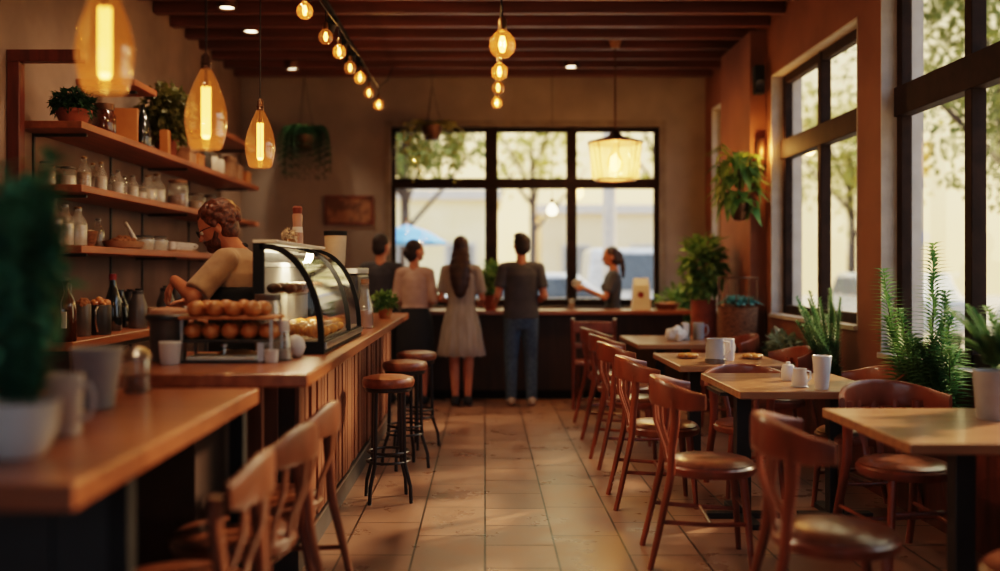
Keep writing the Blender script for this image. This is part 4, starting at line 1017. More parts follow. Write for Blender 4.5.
t = thing('sugar_jar', 'small glass jar of brown sugar with metal cap on the front counter', 'jar', (-1.205, 3.46, z))
MB().lathe([(.044,0),(.047,.006),(.047,.11),(.044,.12)], n=22).build('jar_body', 'jarglass', t); MB().lathe([(.041,.006),(.042,.06),(0,.062)], n=20).build('brown_sugar', 'spice', t); MB().lathe([(.049,.116),(.05,.13),(.03,.15),(.012,.158),(0,.16)], n=22).build('cap', 'steel', t)

# ------------------------------------------------------------------ table objects
z = .7505
GT = None
mug('large_cup', .034, .049, .175, 'ceramic', 'large tall white cup on the second table', (1.735, 5.15, z), 0, False, None, 'cup')
t = thing('milk_jug', 'small white milk jug with spout and handle beside the large white cup', 'jug', (1.655, 5.26, z), R(10))
MB().lathe([(0,0),(.036,0),(.04,.006),(.04,.05),(.033,.085),(.036,.098),(.032,.098),(.03,.085),(0,.06)], n=22, cap=False).build('jug_body', 'ceramic', t); MB().tube([(.034,0,.085),(.06,0,.08),(.062,0,.045),(.04,0,.025)], .005, 7).build('handle', 'ceramic', t)
MB().lathe([(.045,.0),(.047,.004),(.042,.01)], n=22).build('foot', 'greyceramic', t)
t = thing('sugar_pot', 'small white lidded pot behind the milk jug', 'pot', (1.685, 5.56, z))
MB().lathe([(.03,0),(.037,.01),(.037,.065),(.03,.075)], n=20).build('pot_body', 'ceramic', t); MB().lathe([(.034,.0755),(.03,.088),(.012,.092),(.012,.105),(0,.106)], n=20).build('lid', 'ceramic', t)
t = thing('pitcher', 'grey steel pitcher with white handle on the third table', 'pitcher', (1.52, 6.6, z), R(-30))
MB().lathe([(0,0),(.062,0),(.066,.008),(.068,.03),(.062,.03),(.064,.1),(.054,.15),(.058,.165),(.053,.165),(.05,.15),(0,.1)], n=26, cap=False).build('pitcher_body', 'greyceramic', t); MB().tube([(.056,0,.145),(.095,0,.14),(.098,0,.085),(.065,0,.05)], .0075, 8).build('handle', 'paper', t)
MB().lathe([(.064,.004),(.069,.008),(.069,.03),(.064,.034)], n=26, cap=False).build('base_band', 'tin', t)
mug('white_jug', .048, .05, .15, 'ceramic', 'white mug just behind the steel pitcher', (1.65, 6.82, z), R(40))
for i, (x_, y_, l) in enumerate(((1.42, 7.0, 'small plate of yellow biscuits left of the steel pitcher'), (1.86, 6.95, 'small plate of yellow biscuits right of the steel pitcher'))):
    t = thing('snack_plate', l, 'plate', (x_, y_, z)); MB().lathe([(0,0),(.05,0),(.085,.01),(.083,.013),(.05,.006),(0,.006)], n=24, cap=False).build('plate', 'card', t)
    for q in range(5):
        a = q*1.26; MB().ell((cos(a)*.045, sin(a)*.045, .02), (.03,.024,.015), 10, 7).build('biscuit', 'croissant', t)
t = thing('napkin_bundle', 'crumpled white napkin bundle on the farthest table', 'napkin', (1.66, 8.72, z))
b = MB()
for _ in range(9): b.ell((random.uniform(-.06,.06), random.uniform(-.04,.04), random.uniform(.04,.09)), random.uniform(.035,.055), 7, 5, wob=.15)
b.build('napkin', 'paper', t, smooth=20)
mug('mug', .05, .052, .15, 'greyceramic', 'grey mug on the farthest table behind the napkin', (1.90, 8.9, z), 0)
t = thing('napkin_holder', 'dark napkin holder beside the grey mug on the farthest table', 'holder', (1.77, 8.85, z)); MB().box(-.04,.04,-.05,.05,0,.008).build('base', 'darktin', t); 
for s in (-1,1): MB().box(s*.03-.004,s*.03+.004,-.05,.05,.008,.14).build('side_plate', 'darktin', t)
MB().box(-.025,.025,-.048,.048,.009,.15).build('napkins', 'paper', t)
# potted fern on nearest table
def fernfol(b, h):
    for k in range(44):
        a = random.uniform(0,2*pi); out = random.uniform(.05,.2); L = random.uniform(.18,.34)
        prev = None
        for i in range(22):
            u = i/21; p = V((cos(a)*out*u*u**.3, sin(a)*out*u, h+L*u-.08*u*u))
            if prev is not None:
                d = (p-prev).normalized(); sd = d.cross(V((0,0,1))).normalized()
                for s in (-1,1): b.leaf(p, d*.6+sd*s+V((0,0,.2)), .055*(1-u*.6), .016)
            prev = p
leafpot('potted_fern', 'feathery fern in a grey pot on the nearest table at the right edge', (2.10, 4.12, z), .082, .2, 'greyceramic', fernfol, 'leaf_fern', prof=[(0,0),(.066,0),(.07,.01),(.084,.2),(.078,.2),(.074,.18),(0,.178)])

# ------------------------------------------------------------------ window bar objects
z = .9455
leafpot('potted_plant', 'slender green plant in a clay pot on the window bar between the couple', (.06, 10.62, z), .075, .16, 'terracotta', lambda b, h: [leafball(b, (0,0,h+.17), (.11,.11,.19), 420, .07, .03, .2)], 'leaf_mid')
vessel('drinking_glass', [(.03,0),(.036,.12),(.034,.12)], 'jarglass', 'clear drinking glass on the window bar before the woman in profile', 'glass', (.93, 10.75, z), [('drink', [(.028,.004),(.031,.07),(0,.071)], 'grain')])
t = thing('paper_bag', 'white paper takeaway bag with a dark red dot on the window bar', 'bag', (1.68, 10.78, z))
MB().add([(-.1,-.06,0),(.1,-.06,0),(.1,.06,0),(-.1,.06,0),(-.085,-.05,.26),(.085,-.05,.26),(.085,.05,.26),(-.085,.05,.26),(-.075,-.008,.34),(.075,-.008,.34),(.075,.008,.34),(-.075,.008,.34)],
         [(0,3,2,1),(0,1,5,4),(1,2,6,5),(2,3,7,6),(3,0,4,7),(4,5,9,8),(5,6,10,9),(6,7,11,10),(7,4,8,11),(8,9,10,11)]).build('bag_body', 'paper', t, smooth=0)
o = MB().lathe([(0,0),(.034,0),(.034,.002),(0,.002)], n=20, cap=False).build('red_dot', 'redprint', t); o.rotation_euler = (R(86.5), 0, 0); o.location = (-.01, -.0545, .16)
t = thing('bread_basket', 'low brown basket at the right end of the window bar', 'basket', (1.95, 10.72, z)); MB().lathe([(0,0),(.1,0),(.14,.07),(.132,.07),(.095,.01),(0,.01)], n=24, cap=False).build('basket_body', 'wicker', t)
for q in range(5): MB().ell((cos(q*1.3)*.06, sin(q*1.3)*.06, .05), (.045,.035,.03), 12, 8).build('bread', 'bread', t)

# ------------------------------------------------------------------ plants on the right
t = thing('planter_box', 'long wooden planter box along the right wall under the windows', 'planter', (2.475, 6.2, 0))
b = MB(); b.box(-.09,-.072,-2.4,2.55,0,.62); b.box(.072,.09,-2.4,2.55,0,.62); b.box(-.072,.072,-2.4,-2.38,0,.62); b.box(-.072,.072,2.53,2.55,0,.62); b.box(-.072,.072,-2.38,2.53,0,.02)
b.build('box_body', 'redwood', t, smooth=0); MB().box(-.071,.071,-2.379,2.529,.5,.56).build('soil', 'soil', t, smooth=0)
def stems(name, label, loc, specs, lm, nl, nw, dens, up=.75, rows=3):
    t = thing(name, label, 'plant', loc); s = MB(); b = MB()
    for (dx, dy, tx, ty, h, bnd) in specs:
        P = [V((dx+(tx-dx)*u+bnd*sin(u*pi)*.5, dy+(ty-dy)*u, h*u)) for u in [i/24 for i in range(25)]]
        s.tube(P, [.006*(1-.75*i/24) for i in range(25)], 5)
        n = int(h*dens)
        for k in range(n):
            u = .06+.94*k/n; f = u*24; i = min(23, int(f)); p = P[i].lerp(P[i+1], f-i); d = (P[i+1]-P[i]).normalized()
            for r_ in range(rows):
                a = k*2.4+r_*2*pi/rows; q = V((cos(a), sin(a), 0)); L = nl*(1-.55*u**3)*random.uniform(.8,1.15)
                b.leaf(p, q*(1-u*.35)+d*up, L, nw, bend=.12)
    s.build('stems', 'stem', t, smooth=0); b.build('leaves', lm, t, fix=False, smooth=0); return t
sp = [(random.uniform(-.05,.05), random.uniform(-.06,.06), random.uniform(-.26,.06), random.uniform(-.22,.22), random.uniform(.4,.64), random.uniform(-.05,.05)) for _ in range(17)]
stems('rosemary_bush', 'upright rosemary-like bush in the planter below the middle side window', (2.43, 6.95, .555), sp+[(0,0,-.03,0,.68,.02),(.02,0,-.16,.05,.66,0),(-.02,0,.06,.05,.62,0)], 'leaf_rosemary', .07, .012, 80, .8, 4)
sp = [(0,0,.03,.0,.96,.03),(-.03,.05,-.12,.3,.82,-.06),(.02,-.05,.03,-.15,.7,.02),(-.03,.1,-.14,.2,.55,0),(.0,.15,-.06,.35,.5,0),(.0,0,.0,-.3,.6,0),(-.04,0,-.16,-.02,.6,.0)]
sp += [(random.uniform(-.05,.03), random.uniform(-.3,.1), random.uniform(-.14,.0), random.uniform(-.45,.2), random.uniform(.22,.48), 0) for _ in range(17)]
stems('feathery_shrub', 'tall feathery shrub with upright stems in the planter at the near side window', (2.41, 5.45, .555), sp, 'leaf_fern', .14, .028, 46, .32, 5)
sp = [(random.uniform(-.05,.05), random.uniform(-.15,.15), random.uniform(-.14,.02), random.uniform(-.22,.22), random.uniform(.35,.66), 0) for _ in range(17)]
stems('feathery_shrub', 'soft blurred shrub nearest the viewer in the planter, behind the potted fern', (2.42, 4.45, .555), sp, 'leaf_fern', .11, .02, 60, .4, 4)
t = thing('sage_bush', 'grey-green sage bush in the far part of the planter', 'plant', (2.45, 8.12, .555)); b = MB(); leafball(b, (-.02,0,.12), (.09,.42,.17), 900, .08, .035, .2); b.build('leaves', 'leaf_sage', t, fix=False, smooth=0)
b = MB()
for k in range(8): b.tube([(0,-.3+k*.08,0),(random.uniform(-.1,.02),-.3+k*.08,.15)], .006, 5)
b.build('stems', 'stem', t, smooth=0)
t = thing('sage_bush', 'low grey-green herb between the sage and the rosemary-like bush', 'plant', (2.45, 7.42, .555)); b = MB(); leafball(b, (-.02,0,.08), (.09,.16,.12), 420, .06, .025, .2); b.build('leaves', 'leaf_sage', t, fix=False, smooth=0)
b = MB()
for k in range(5): b.tube([(0,-.1+k*.05,0),(random.uniform(-.1,.02),-.1+k*.05,.1)], .006, 5)
b.build('stems', 'stem', t, smooth=0)
# wicker stand with succulent
t = thing('wicker_planter', 'tall wicker planter basket with wire rim by the brown pilaster', 'planter', (2.27, 8.98, 0))
MB().lathe([(0,0),(.13,0),(.15,.02),(.175,1.02),(.182,1.04),(.17,1.04),(.16,.96),(0,.95)], n=26, cap=False).build('basket_body', 'wicker', t)
b = MB()
for k in range(10):
    a = k*2*pi/10; b.tube([(cos(a)*.172, sin(a)*.172, 1.02), (cos(a)*.175, sin(a)*.175, 1.3)], .005, 6)
b.tube([(cos(2*pi*i/28)*.175, sin(2*pi*i/28)*.175, 1.3) for i in range(29)], .008, 6); b.build('wire_rim', 'copper', t)
t = thing('succulent', 'blue-green succulent rosettes growing in the wicker planter', 'plant', (2.27, 8.98, .955)); b = MB()
for cx_, cy_, s_ in ((-.06,-.06,1.5),(.07,-.05,1.4),(0,.06,1.5),(-.01,-.1,1.2)):
    for k in range(26):
        a = k*2.4; e = .2+1.1*(1-k/26); b.leaf((cx_,cy_,.1), (cos(a)*e, sin(a)*e, .9-.6*e), .11*s_*(.5+.5*e), .045*s_)
b.build('leaves', 'leaf_blue', t, fix=False, smooth=0); MB().cyl((0,0,-.004),(0,0,.1),.03).build('stem', 'stem', t)
# tall clay planter with bushy plant
def bush2(b, h):
    leafball(b, (0,0,h+.32), (.2,.2,.3), 560, .12, .05, .25)
    for k in range(10):
        a = k*.63; b.leaf((cos(a)*.1, sin(a)*.1, h+.5), (cos(a), sin(a), .9), .22, .06)
leafpot('potted_plant', 'bright bushy plant in a tall clay planter beside the wicker planter', (2.13, 9.75, 0), .12, 1.08, 'terracotta', bush2, 'leaf_mid', prof=[(0,0),(.1,0),(.11,.01),(.125,1.08),(.115,1.08),(.11,.98),(0,.97)])
leafpot('potted_plant', 'dark green bushy floor plant in the back right corner', (2.18, 11.25, 0), .14, .4, 'terracotta', lambda b, h: leafball(b, (0,0,h+.42), (.22,.22,.38), 700, .13, .05, .25), 'leaf_mid')
# hanging plant on pilaster
t = thing('hanging_plant', 'broad-leaved plant hanging in a wall pot on the brown pilaster', 'plant', (2.30, 9.06, 1.95))
MB().lathe([(0,-.14),(.05,-.13),(.09,-.02),(.1,.06),(.094,.06),(.08,.0),(0,-.01)], n=20, cap=False).build('pot', 'copper', t); MB().bar((.09,0,.04),(.13,.139,.06),.02,.02).build('wall_arm', 'copper', t)
b = MB()
for k in range(85):
    a = random.uniform(0,2*pi); z_ = random.uniform(-.06,.5); w_ = .1 if z_ > .3 else .15
    b.leaf((cos(a)*.06, sin(a)*.06, z_), (cos(a), sin(a), random.uniform(-.9,.4)), random.uniform(.2,.28), .11, bend=.28)
b.build('foliage', 'leaf_mid', t, fix=False, smooth=0); MB().tube([(0,0,-.02),(0.01,0,.25),(0,.01,.5)], .012, 6).build('stem', 'stem', t)
# hanging fern on the back wall
t = thing('hanging_fern', 'dark fern hanging on the back wall left of the picture', 'plant', (-2.06, 11.4, 2.85))
MB().lathe([(0,-.14),(.08,-.13),(.13,0),(.135,.05),(.125,.05),(.1,.0),(0,-.01)], n=20, cap=False).build('pot', 'copper', t)
for k in range(3): a = k*2.1; MB().tube([(cos(a)*.12,sin(a)*.12,.04),(0,0,.72),(0,0,.93)], .003, 5).build('hanger_cord', 'blackmat', t)
b = MB()
for k in range(70):
    a = random.uniform(0,2*pi); out = random.uniform(.15,.3); L = random.uniform(.3,.62)
    for i in range(16):
        u = i/15; p = V((cos(a)*out*sin(u*1.7), sin(a)*out*.7*sin(u*1.7), .05+.22*sin(u*2.4)-L*u*u))
        for s in (-1,1): b.leaf(p, (cos(a+s*1.3), sin(a+s*1.3), -.3), .07, .022)
b.build('foliage', 'leaf_dark', t, fix=False, smooth=0)
# trailing plant hanging in front of the back window
t = thing('hanging_plant', 'light green trailing plant hanging before the left pane of the back window', 'plant', (-.6, 11.3, 2.95))
MB().lathe([(0,-.12),(.08,-.11),(.12,0),(.125,.05),(.115,.05),(.1,.0),(0,-.01)], n=20, cap=False).build('pot', 'copper', t)
for k in range(3): a = k*2.1; MB().tube([(cos(a)*.11,sin(a)*.11,.04),(0,0,.5),(0,0,.83)], .003, 5).build('hanger_cord', 'blackmat', t)
b = MB()
for k in range(26):
    a = random.uniform(0,2*pi); out = random.uniform(.15,.5); L = random.uniform(.35,.8)
    for i in range(18):
        u = i/17; p = V((cos(a)*out*sin(u*1.7), sin(a)*out*.35*sin(u*1.7), .05+.15*sin(u*2.4)-L*u*u))
        f = random.uniform(0,2*pi); b.leaf(p, (cos(f), sin(f), -.3), .085, .045)
b.build('foliage', 'leaf_yellow', t, fix=False, smooth=0)
# framed picture
t = thing('framed_picture', 'faint brown framed picture on the back wall', 'picture', (-1.59, 11.69, 2.07))
b = MB(); b.box(-.285,.285,-.02,.008,-.17,-.145); b.box(-.285,.285,-.02,.008,.145,.17); b.box(-.285,-.26,-.02,.008,-.145,.145); b.box(.26,.285,-.02,.008,-.145,.145); b.build('picture_frame', 'redwood', t, smooth=0)
MB().box(-.26,.26,-.008,.004,-.145,.145).build('print', 'art', t, smooth=0)
# ------------------------------------------------------------------ people
def hand(mb, wr, d, n, k=1.0, curl=.9, thumb=1):
    wr = V(wr); d = V(d).normalized(); n = V(n); n = (n-d*n.dot(d)).normalized(); s = d.cross(n)
    rot = Matrix((s, d, n)).transposed()
    mb.ell(wr+d*.045*k, (.040*k,.052*k,.017*k), 14, 9, rot)
    for i, L in enumerate((.060,.070,.066,.050)):
        b = wr+d*.078*k+s*(i-1.5)*.0205*k
        d1 = (d+n*curl*.55).normalized(); d2 = (d+n*curl*1.7).normalized()
        p1 = b+d1*L*.55*k; p2 = p1+d2*L*.5*k
        mb.limb(b-d*.02*k, .0095*k, p1, .0088*k, 8); mb.limb(p1, .0088*k, p2, .0072*k, 8)
    b = wr+d*.022*k-s*thumb*.03*k; p1 = b+(d*.6-s*thumb*.6+n*.35).normalized()*.042*k; p2 = p1+(d*.9-s*thumb*.1+n*.5).normalized()*.032*k
    mb.limb(b, .0125*k, p1, .0105*k, 8); mb.limb(p1, .0105*k, p2, .0085*k, 8)
def person(label, loc, rz, k, fem, arms, yaw=0, pitch=0, lean=0, vox=.009, legs=None, hands=None, drop=0):
    """faces local +y; returns (root, joints, headM). arms: {-1:(elbow,wrist), 1:(...)}"""
    t = thing('person', label, 'person', loc, rz); t.scale = (k, k, k)
    sw = .155 if fem else .178; hw_ = .165 if fem else .155
    hp = V((0, .01+lean, 1.50-drop)); 
    H = Matrix.Translation(hp) @ Matrix.Rotation(R(yaw), 4, 'Z') @ Matrix.Rotation(R(-pitch), 4, 'X')
    Hr = H.to_3x3()
    b = MB()
    hd = lambda p: H @ V(p)
    b.ell(hd((0,.0,.135)), (.074,.094,.105), 20, 14, Hr); b.ell(hd((0,.035,.065)), (.052,.055,.055), 16, 10, Hr)
    b.ell(hd((0,.055,.035)), (.03,.03,.024), 12, 8, Hr)
    b.limb(hd((0,.088,.13)), .012, hd((0,.108,.088)), .0135, 8)
    b.ell(hd((0,.087,.045)), (.022,.012,.009), 10, 7, Hr)
    for s in (-1,1):
        b.ell(hd((s*.076,-.008,.105)), (.011,.02,.032), 10, 7, Hr); b.ell(hd((s*.034,.078,.138)), (.02,.014,.008), 8, 6, Hr)
    b.limb((0,-.02,1.40), .058, hd((0,-.012,.05)), .05, 14)
    b.ell((0,lean*.4,1.26), (sw*.86,.105,.19), 18, 12); b.ell((0,.0,1.07), (.125 if fem else .14,.09,.15), 16, 10); b.ell((0,-.01,.92), (hw_,.115,.13), 18, 12)
    b.limb((-sw*.75,lean*.6-.01,1.39), .058, (sw*.75,lean*.6-.01,1.39), .058)
    if fem:
        for s in (-1,1): b.ell((s*.065,.085,1.25), (.058,.05,.058), 12, 8)
    J = {}
    for s in (-1,1):
        sh = V((s*sw, lean*.6-.01, 1.385)); el, wr = V(arms[s][0]), V(arms[s][1]); J[s] = (sh, el, wr)
        b.limb(sh, .052 if not fem else .044, el, .038 if not fem else .033); b.limb(el, .043 if not fem else .034, wr, .028 if not fem else .023)
        hd_, n_, c_ = (hands or {}).get(s, ((wr-el).normalized(), V((-s,0,-.4)), .7)) if hands else ((wr-el).normalized(), V((-s*.6,0,-.8)), .7)
        hand(b, wr+V(hd_).normalized()*.01, hd_, n_, 1.0, c_, s)
    L = legs or {}
    for s in (-1,1):
        hip, kn, an = L.get(s, ((s*.085,-.005,.88), (s*.092,.015,.49), (s*.095,-.015,.085)))
        hip, kn, an = V(hip), V(kn), V(an); J['l%d' % s] = (hip, kn, an)
        b.limb(hip, .085, kn, .055); b.limb(kn, .056, kn.lerp(an,.35)+V((0,-.012,0)), .052); b.limb(kn.lerp(an,.35)+V((0,-.012,0)), .052, an, .034)
        b.ell((an.x, an.y+.06, .038), (.04,.115,.032), 14, 8); b.ell((an.x, an.y-.02,.035), (.034,.04,.033))
    b.remesh('body', 'skin', t, vox, 3)
    for s in (-1,1):
        e = MB().ell(hd((s*.032,.0825,.118)), .0125, 10, 7).build('eye', 'eye', t); MB().ell(hd((s*.032,.0925,.1175)), .0058, 8, 6).build('pupil', 'pupil', e)
    MB().ell(hd((0,.094,.052)), (.023,.008,.006), 10, 7, Hr).build('mouth', 'lips', t)
    return t, J, hd, Hr
def shirt(t, J, mat, hem=.86, fem=False, sleeve=.55, lean=0, name='shirt', infl=.012, vox=.01, sleeves=True):
    b = MB(); w = .155 if fem else .175
    prof = [(0,hem),(w*.98+infl,hem),(w*.95+infl,hem+.03),(w*(.80 if fem else .88)+infl,1.06),(w*.92+infl,1.2),(w*.95+infl,1.32),(w*.8+infl,1.39),(w*.46+infl,1.432),(.064,1.455),(0,1.455)]
    b.lathe([(r, z) for r, z in prof], n=28, cap=False, sy=.70)
    if fem:
        for s in (-1,1): b.ell((s*.065,.085,1.25), (.068,.06,.07), 12, 8)
    for s in (-1,1):
        sh, el, wr = J[s]
        b.ell(sh, (.058+infl*.4,)*3 if not fem else (.05+infl*.4,)*3)
        b.limb((0,lean*.6-.01,1.392), .07, sh.lerp(V((0,lean*.6-.01,1.392)),.25), .069); b.limb((0,lean*.6-.01,1.392), .07, sh, .058)
        if sleeves:
            p = sh.lerp(el, sleeve) if sleeve <= 1 else el
            r1 = .056 if not fem else .047
            b.tube([sh, p], [.054+infl*.5 if not fem else .048+infl*.5, r1+infl*.6], 14)
            if sleeve > 1:
                q = el.lerp(wr, sleeve-1); b.limb(el, .045+infl*.4, el, .045+infl*.4); b.tube([el, q], [.046+infl*.3, .036+infl*.3], 12)
    return b.remesh(name, mat, t, vox, 3)
def trousers(t, J, mat, vox=.011):
    b = MB(); b.lathe([(0,.76),(.14,.78),(.172,.88),(.165,.98),(.158,1.0),(0,1.0)], n=24, cap=False, sy=.74)
    for s in (-1,1):
        hip, kn, an = J['l%d' % s]; b.limb(hip, .098, kn, .072); b.limb(kn, .072, an+V((0,-.004,.0)), .056)
    return b.remesh('trousers', mat, t, vox, 3)
def shoes(t, J, mat):
    for s in (-1,1):
        an = J['l%d' % s][2]; b = MB(); b.ell((an.x, an.y+.055, .046), (.05,.138,.044), 16, 9); b.ell((an.x, an.y-.015,.06), (.047,.058,.058)); 
        b.remesh('shoe', mat, t, .01, 3)
def cap_hair(hd, Hr, b, back=.02, drop=0):
    b.ell(hd((0,-.018,.155)), (.083,.094,.092), 20, 12, Hr); b.ell(hd((0,-.045,.10-drop)), (.076,.066,.085+drop), 18, 10, Hr)
# ---- barista, in profile facing the wall shelves
t, J, hd, Hr = person('barista in tan shirt and black apron with curly hair, working behind the counter', (-1.345, 5.45, 0), R(88), 1.02, False,
    {-1: ((-.325,.135,1.205), (-.165,.285,1.285)), 1: ((.27,.12,1.16), (.15,.33,1.17))}, yaw=8, pitch=26, lean=.05, drop=.035, vox=.0065,
    hands={-1: ((.25,.55,-.75), (.3,-.75,-.5), .75), 1: ((-.3,.8,-.3), (-.3,0,-.9), .8)})
shirt(t, J, 'tan', .90, sleeve=.9, lean=.05, infl=.026, vox=.008)
trousers(t, J, 'blackcloth'); shoes(t, J, 'blackcloth')
b = MB(); b.lathe([(.195,.50),(.2,.55),(.192,.92),(.192,1.06),(.204,1.22),(.199,1.25)], n=30, cap=True, sy=.78); b.remesh('apron', 'apron', t, .01, 2)
MB().tube([(.09,.14,1.18),(.085,.1,1.36),(.05,.02,1.455),(0,-.045,1.475),(-.05,.02,1.455),(-.085,.1,1.36),(-.09,.14,1.18)], .009, 8, flat=(1.6,.5)).build('apron_strap', 'apron', t)
b = MB(); cap_hair(hd, Hr, b)
random.seed(3)
for _ in range(300):
    d = V((random.gauss(0,1), random.gauss(-.35,1), random.gauss(.4,.9))).normalized()
    if d.y > .45 and d.z < .45: continue
    if d.z < -.45: continue
    b.ell(hd((d.x*.088, -.028+d.y*.102, .145+d.z*.098)), random.uniform(.014,.022), 9, 6)
b.remesh('curly_hair', 'hair_brown', t, .006, 0)
b = MB(); b.ell(hd((0,.042,.045)), (.056,.056,.045), 16, 9, Hr); b.ell(hd((0,.07,.025)), (.034,.034,.03), 12, 8, Hr)
for s in (-1,1): b.limb(hd((s*.068,.005,.09)), .014, hd((s*.05,.045,.04)), .018, 8)
b.limb(hd((-.028,.096,.066)), .007, hd((.028,.096,.066)), .007, 8)
b.remesh('beard', 'hair_brown', t, .006, 2)
b = MB()
for s in (-1,1):
    c = (s*.034,.104,.118); b.tube([hd((c[0]+cos(2*pi*i/18)*.022, c[1], c[2]+sin(2*pi*i/18)*.018)) for i in range(19)], .0022, 6)
    b.tube([hd((s*.056,.104,.122)), hd((s*.078,.06,.125)), hd((s*.082,-.005,.12))], .0022, 6)
b.tube([hd((-.012,.106,.12)), hd((.012,.106,.12))], .0022, 6); b.build('glasses', 'blackmat', t)
# ---- man in grey-blue shirt at far left
t, J, hd, Hr = person('man in dark slate shirt seen from behind, leftmost of the customers', (-1.06, 10.25, 0), R(-12), 1.0, False,
    {-1: ((-.25,.02,1.10), (-.16,.26,1.08)), 1: ((.25,.02,1.10), (.14,.26,1.08))}, yaw=-25)
shirt(t, J, 'slate2', .9, sleeve=1.5); trousers(t, J, 'blackcloth'); shoes(t, J, 'blackcloth'); b = MB(); cap_hair(hd, Hr, b); b.remesh('hair', 'hair_dark', t, .009, 2)
# ---- woman in blush blouse and black skirt
t, J, hd, Hr = person('woman in pale blouse and long black skirt standing behind the stools', (-.71, 10.14, 0), R(-8), .965, True,
    {-1: ((-.205,-.01,1.10), (-.13,.22,1.03)), 1: ((.205,-.01,1.10), (.10,.24,1.05))}, yaw=-48)
shirt(t, J, 'blouse', .93, True, 1.45)
b = MB(); b.lathe([(0,.42),(.2,.42),(.205,.6),(.195,.8),(.178,.92),(.15,1.0),(.145,1.03),(0,1.03)], n=28, cap=False, sy=.76); b.remesh('skirt', 'blackcloth', t, .012, 2); shoes(t, J, 'blackcloth')
b = MB(); cap_hair(hd, Hr, b, drop=.01); b.ell(hd((0,-.1,.10)), (.045,.04,.045), 12, 8); b.remesh('hair', 'hair_dark', t, .009, 2)
# ---- woman with long hair in grey dress
t, J, hd, Hr = person('woman with long brown hair in a light grey dress, seen from behind', (-.24, 10.06, 0), R(-4), .985, True,
    {-1: ((-.205,-.01,1.10), (-.12,.22,1.05)), 1: ((.215,.03,1.10), (.18,.26,1.06))}, yaw=-6, legs={-1: ((-.075,0,.88),(-.07,.015,.49),(-.055,-.015,.085)), 1: ((.075,0,.88),(.075,.015,.49),(.07,-.015,.085))})
b = MB(); w = .155
for s in (-1,1):
    sh, el, wr = J[s]; b.ell(sh, (.06,.06,.06)); b.limb((0,-.01,1.392), .069, sh.lerp(V((0,-.01,1.392)),.25), .067); b.tube([sh, sh.lerp(el,.8)], [.058,.062], 14); b.ell((s*.065,.085,1.25), (.066,.058,.068))
b.lathe([(0,1.0),(.145,1.0),(.14,1.06),(.152,1.2),(.158,1.32),(.135,1.39),(.08,1.432),(.06,1.455),(0,1.455)], n=28, cap=False, sy=.72); b.remesh('dress_top', 'dress', t, .009, 2)
prof = [(.141,1.04),(.148,1.0),(.18,.9),(.205,.78),(.225,.64),(.245,.52),(.24,.515),(.2,.64)]
vs = []; fs = []; n = 96; kk = len(prof)
for i in range(n):
    a = 2*pi*i/n
    for r, z_ in prof: f = 1+.055*max(0,(1.0-z_)/.5)*sin(a*15); vs.append((cos(a)*r*f, sin(a)*r*f*.76, z_+.008*sin(a*15)*(z_ < .6)))
for i in range(n):
    j = (i+1) % n
    for q in range(kk-1): fs.append((i*kk+q, j*kk+q, j*kk+q+1, i*kk+q+1))
b = MB(); b.add(vs, fs); b.build('dress_skirt', 'dress', t, smooth=80); shoes(t, J, 'blackcloth')
b = MB(); cap_hair(hd, Hr, b, drop=.02)
for z_, w_, y_ in ((1.6,.09,-.03),(1.53,.102,-.06),(1.46,.112,-.085),(1.39,.116,-.105),(1.32,.11,-.115),(1.25,.095,-.118),(1.19,.07,-.115)): b.ell((0,y_,z_), (w_,.052,.085), 16, 9)
b.remesh('long_hair', 'hair_long', t, .009, 14)
# ---- man in slate t-shirt and jeans
t, J, hd, Hr = person('man in slate t-shirt and blue jeans with pale shoes, seen from behind', (.365, 10.1, 0), R(6), 1.0, False,
    {-1: ((-.235,-.02,1.12), (-.225,.24,1.08)), 1: ((.225,-.05,1.11), (.15,.2,1.02))}, yaw=14, legs={-1: ((-.085,-.005,.88),(-.1,.01,.49),(-.105,-.01,.085)), 1: ((.085,-.005,.88),(.1,.015,.49),(.1,-.04,.085))})
shirt(t, J, 'slate', .88, sleeve=.72, infl=.016); trousers(t, J, 'denim'); shoes(t, J, 'shoe'); b = MB(); cap_hair(hd, Hr, b); b.ell(hd((0,.02,.215)), (.07,.075,.04), 14, 8, Hr); b.remesh('hair', 'hair_dark', t, .009, 2)
# ---- woman behind the bar in profile
t, J, hd, Hr = person('woman with ponytail in grey top, in profile facing left behind the window bar', (1.44, 11.28, 0), R(86), .94, True,
    {-1: ((-.21,.10,1.13), (-.09,.33,1.24)), 1: ((.21,.08,1.12), (.09,.32,1.22))}, yaw=0, pitch=6)
shirt(t, J, 'slate', .86, True, .75); trousers(t, J, 'blackcloth'); shoes(t, J, 'blackcloth')
b = MB(); cap_hair(hd, Hr, b, drop=.01)
for z_, y_, r_ in ((.12,-.11,.045),(.05,-.125,.045),(-.03,-.13,.04),(-.1,-.125,.03)): b.ell(hd((0,y_,z_)), (r_,r_*.8,.06), 12, 8)
b.remesh('ponytail_hair', 'hair_long', t, .008, 2)
c_ = t.matrix_basis @ V((0,.40,1.235))
mug('mug', .034, .042, .1, 'ceramic', 'white mug held up by the woman in profile at the window', (1.44-.385, 11.28, 1.165), R(200), True, None, 'mug')

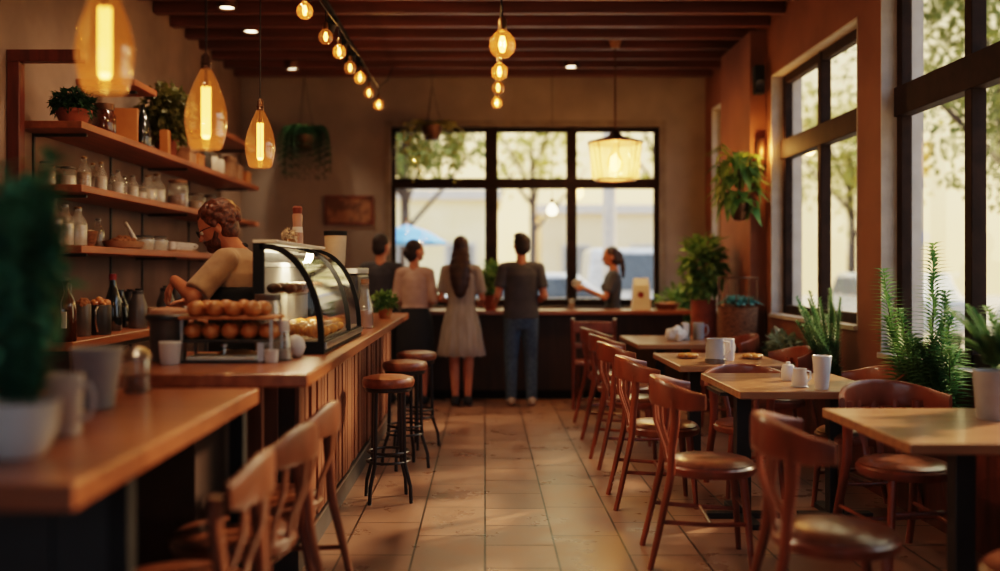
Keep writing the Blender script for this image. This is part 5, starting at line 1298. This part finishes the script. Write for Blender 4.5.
# ------------------------------------------------------------------ light, sky, camera
wd = bpy.data.worlds.new('World'); SC.world = wd; wd.use_nodes = True; nt = wd.node_tree; nt.nodes.clear(); L = nt.links.new
out = nt.nodes.new('ShaderNodeOutputWorld'); bg = nt.nodes.new('ShaderNodeBackground')
tc = nt.nodes.new('ShaderNodeTexCoord'); sp = nt.nodes.new('ShaderNodeSeparateXYZ'); L(tc.outputs['Generated'], sp.inputs[0])
mr = nt.nodes.new('ShaderNodeMapRange'); mr.inputs['From Min'].default_value = -.35; mr.inputs['From Max'].default_value = .75; L(sp.outputs['Y'], mr.inputs[0])
r1 = nt.nodes.new('ShaderNodeValToRGB')   # cool away from sunset to warm towards it
r1.color_ramp.elements[0].color = (.45, .54, .68, 1); r1.color_ramp.elements[0].position = 0
r1.color_ramp.elements[1].color = (1.0, .77, .43, 1); r1.color_ramp.elements[1].position = .75
L(mr.outputs[0], r1.inputs[0])
r2 = nt.nodes.new('ShaderNodeValToRGB')
r2.color_ramp.elements[0].color = (.42, .38, .33, 1); r2.color_ramp.elements[0].position = .02
e_ = r2.color_ramp.elements.new(.2); e_.color = (1, 1, 1, 1)
r2.color_ramp.elements[1].color = (.62, .74, .92, 1); r2.color_ramp.elements[1].position = .8
L(sp.outputs['Z'], r2.inputs[0])
mm = nt.nodes.new('ShaderNodeMix'); mm.data_type = 'RGBA'; mm.blend_type = 'MULTIPLY'; mm.inputs[0].default_value = 1
L(r1.outputs[0], mm.inputs[6]); L(r2.outputs[0], mm.inputs[7]); L(mm.outputs[2], bg.inputs[0]); bg.inputs[1].default_value = 4.3
L(bg.outputs[0], out.inputs[0])
lamp('sun', 'SUN', (10, 20, 12), 7, (1, .68, .42), R(4), V((-.735, -.49, -.469)).to_track_quat('-Z', 'Y').to_euler())
cam = bpy.data.cameras.new('camera'); co = bpy.data.objects.new('camera', cam); COL.objects.link(co)
co.location = (0, 0, EYE); co.rotation_euler = (pi/2, 0, 0); cam.lens = 36; cam.sensor_width = 36; cam.shift_x = .015; cam.shift_y = -.0145
cam.clip_end = 200; cam.clip_start = .05
cam.dof.use_dof = True; cam.dof.focus_distance = 5.7; cam.dof.aperture_fstop = .75
SC.camera = co
SC.view_settings.view_transform = 'Filmic'; SC.view_settings.look = 'Medium High Contrast'; SC.view_settings.exposure = 0.62
cy = SC.cycles; cy.use_denoising = True; cy.max_bounces = 8; cy.diffuse_bounces = 4; cy.glossy_bounces = 3; cy.transparent_max_bounces = 16; cy.transmission_bounces = 4
cy.sample_clamp_indirect = 4; cy.caustics_reflective = False; cy.caustics_refractive = False
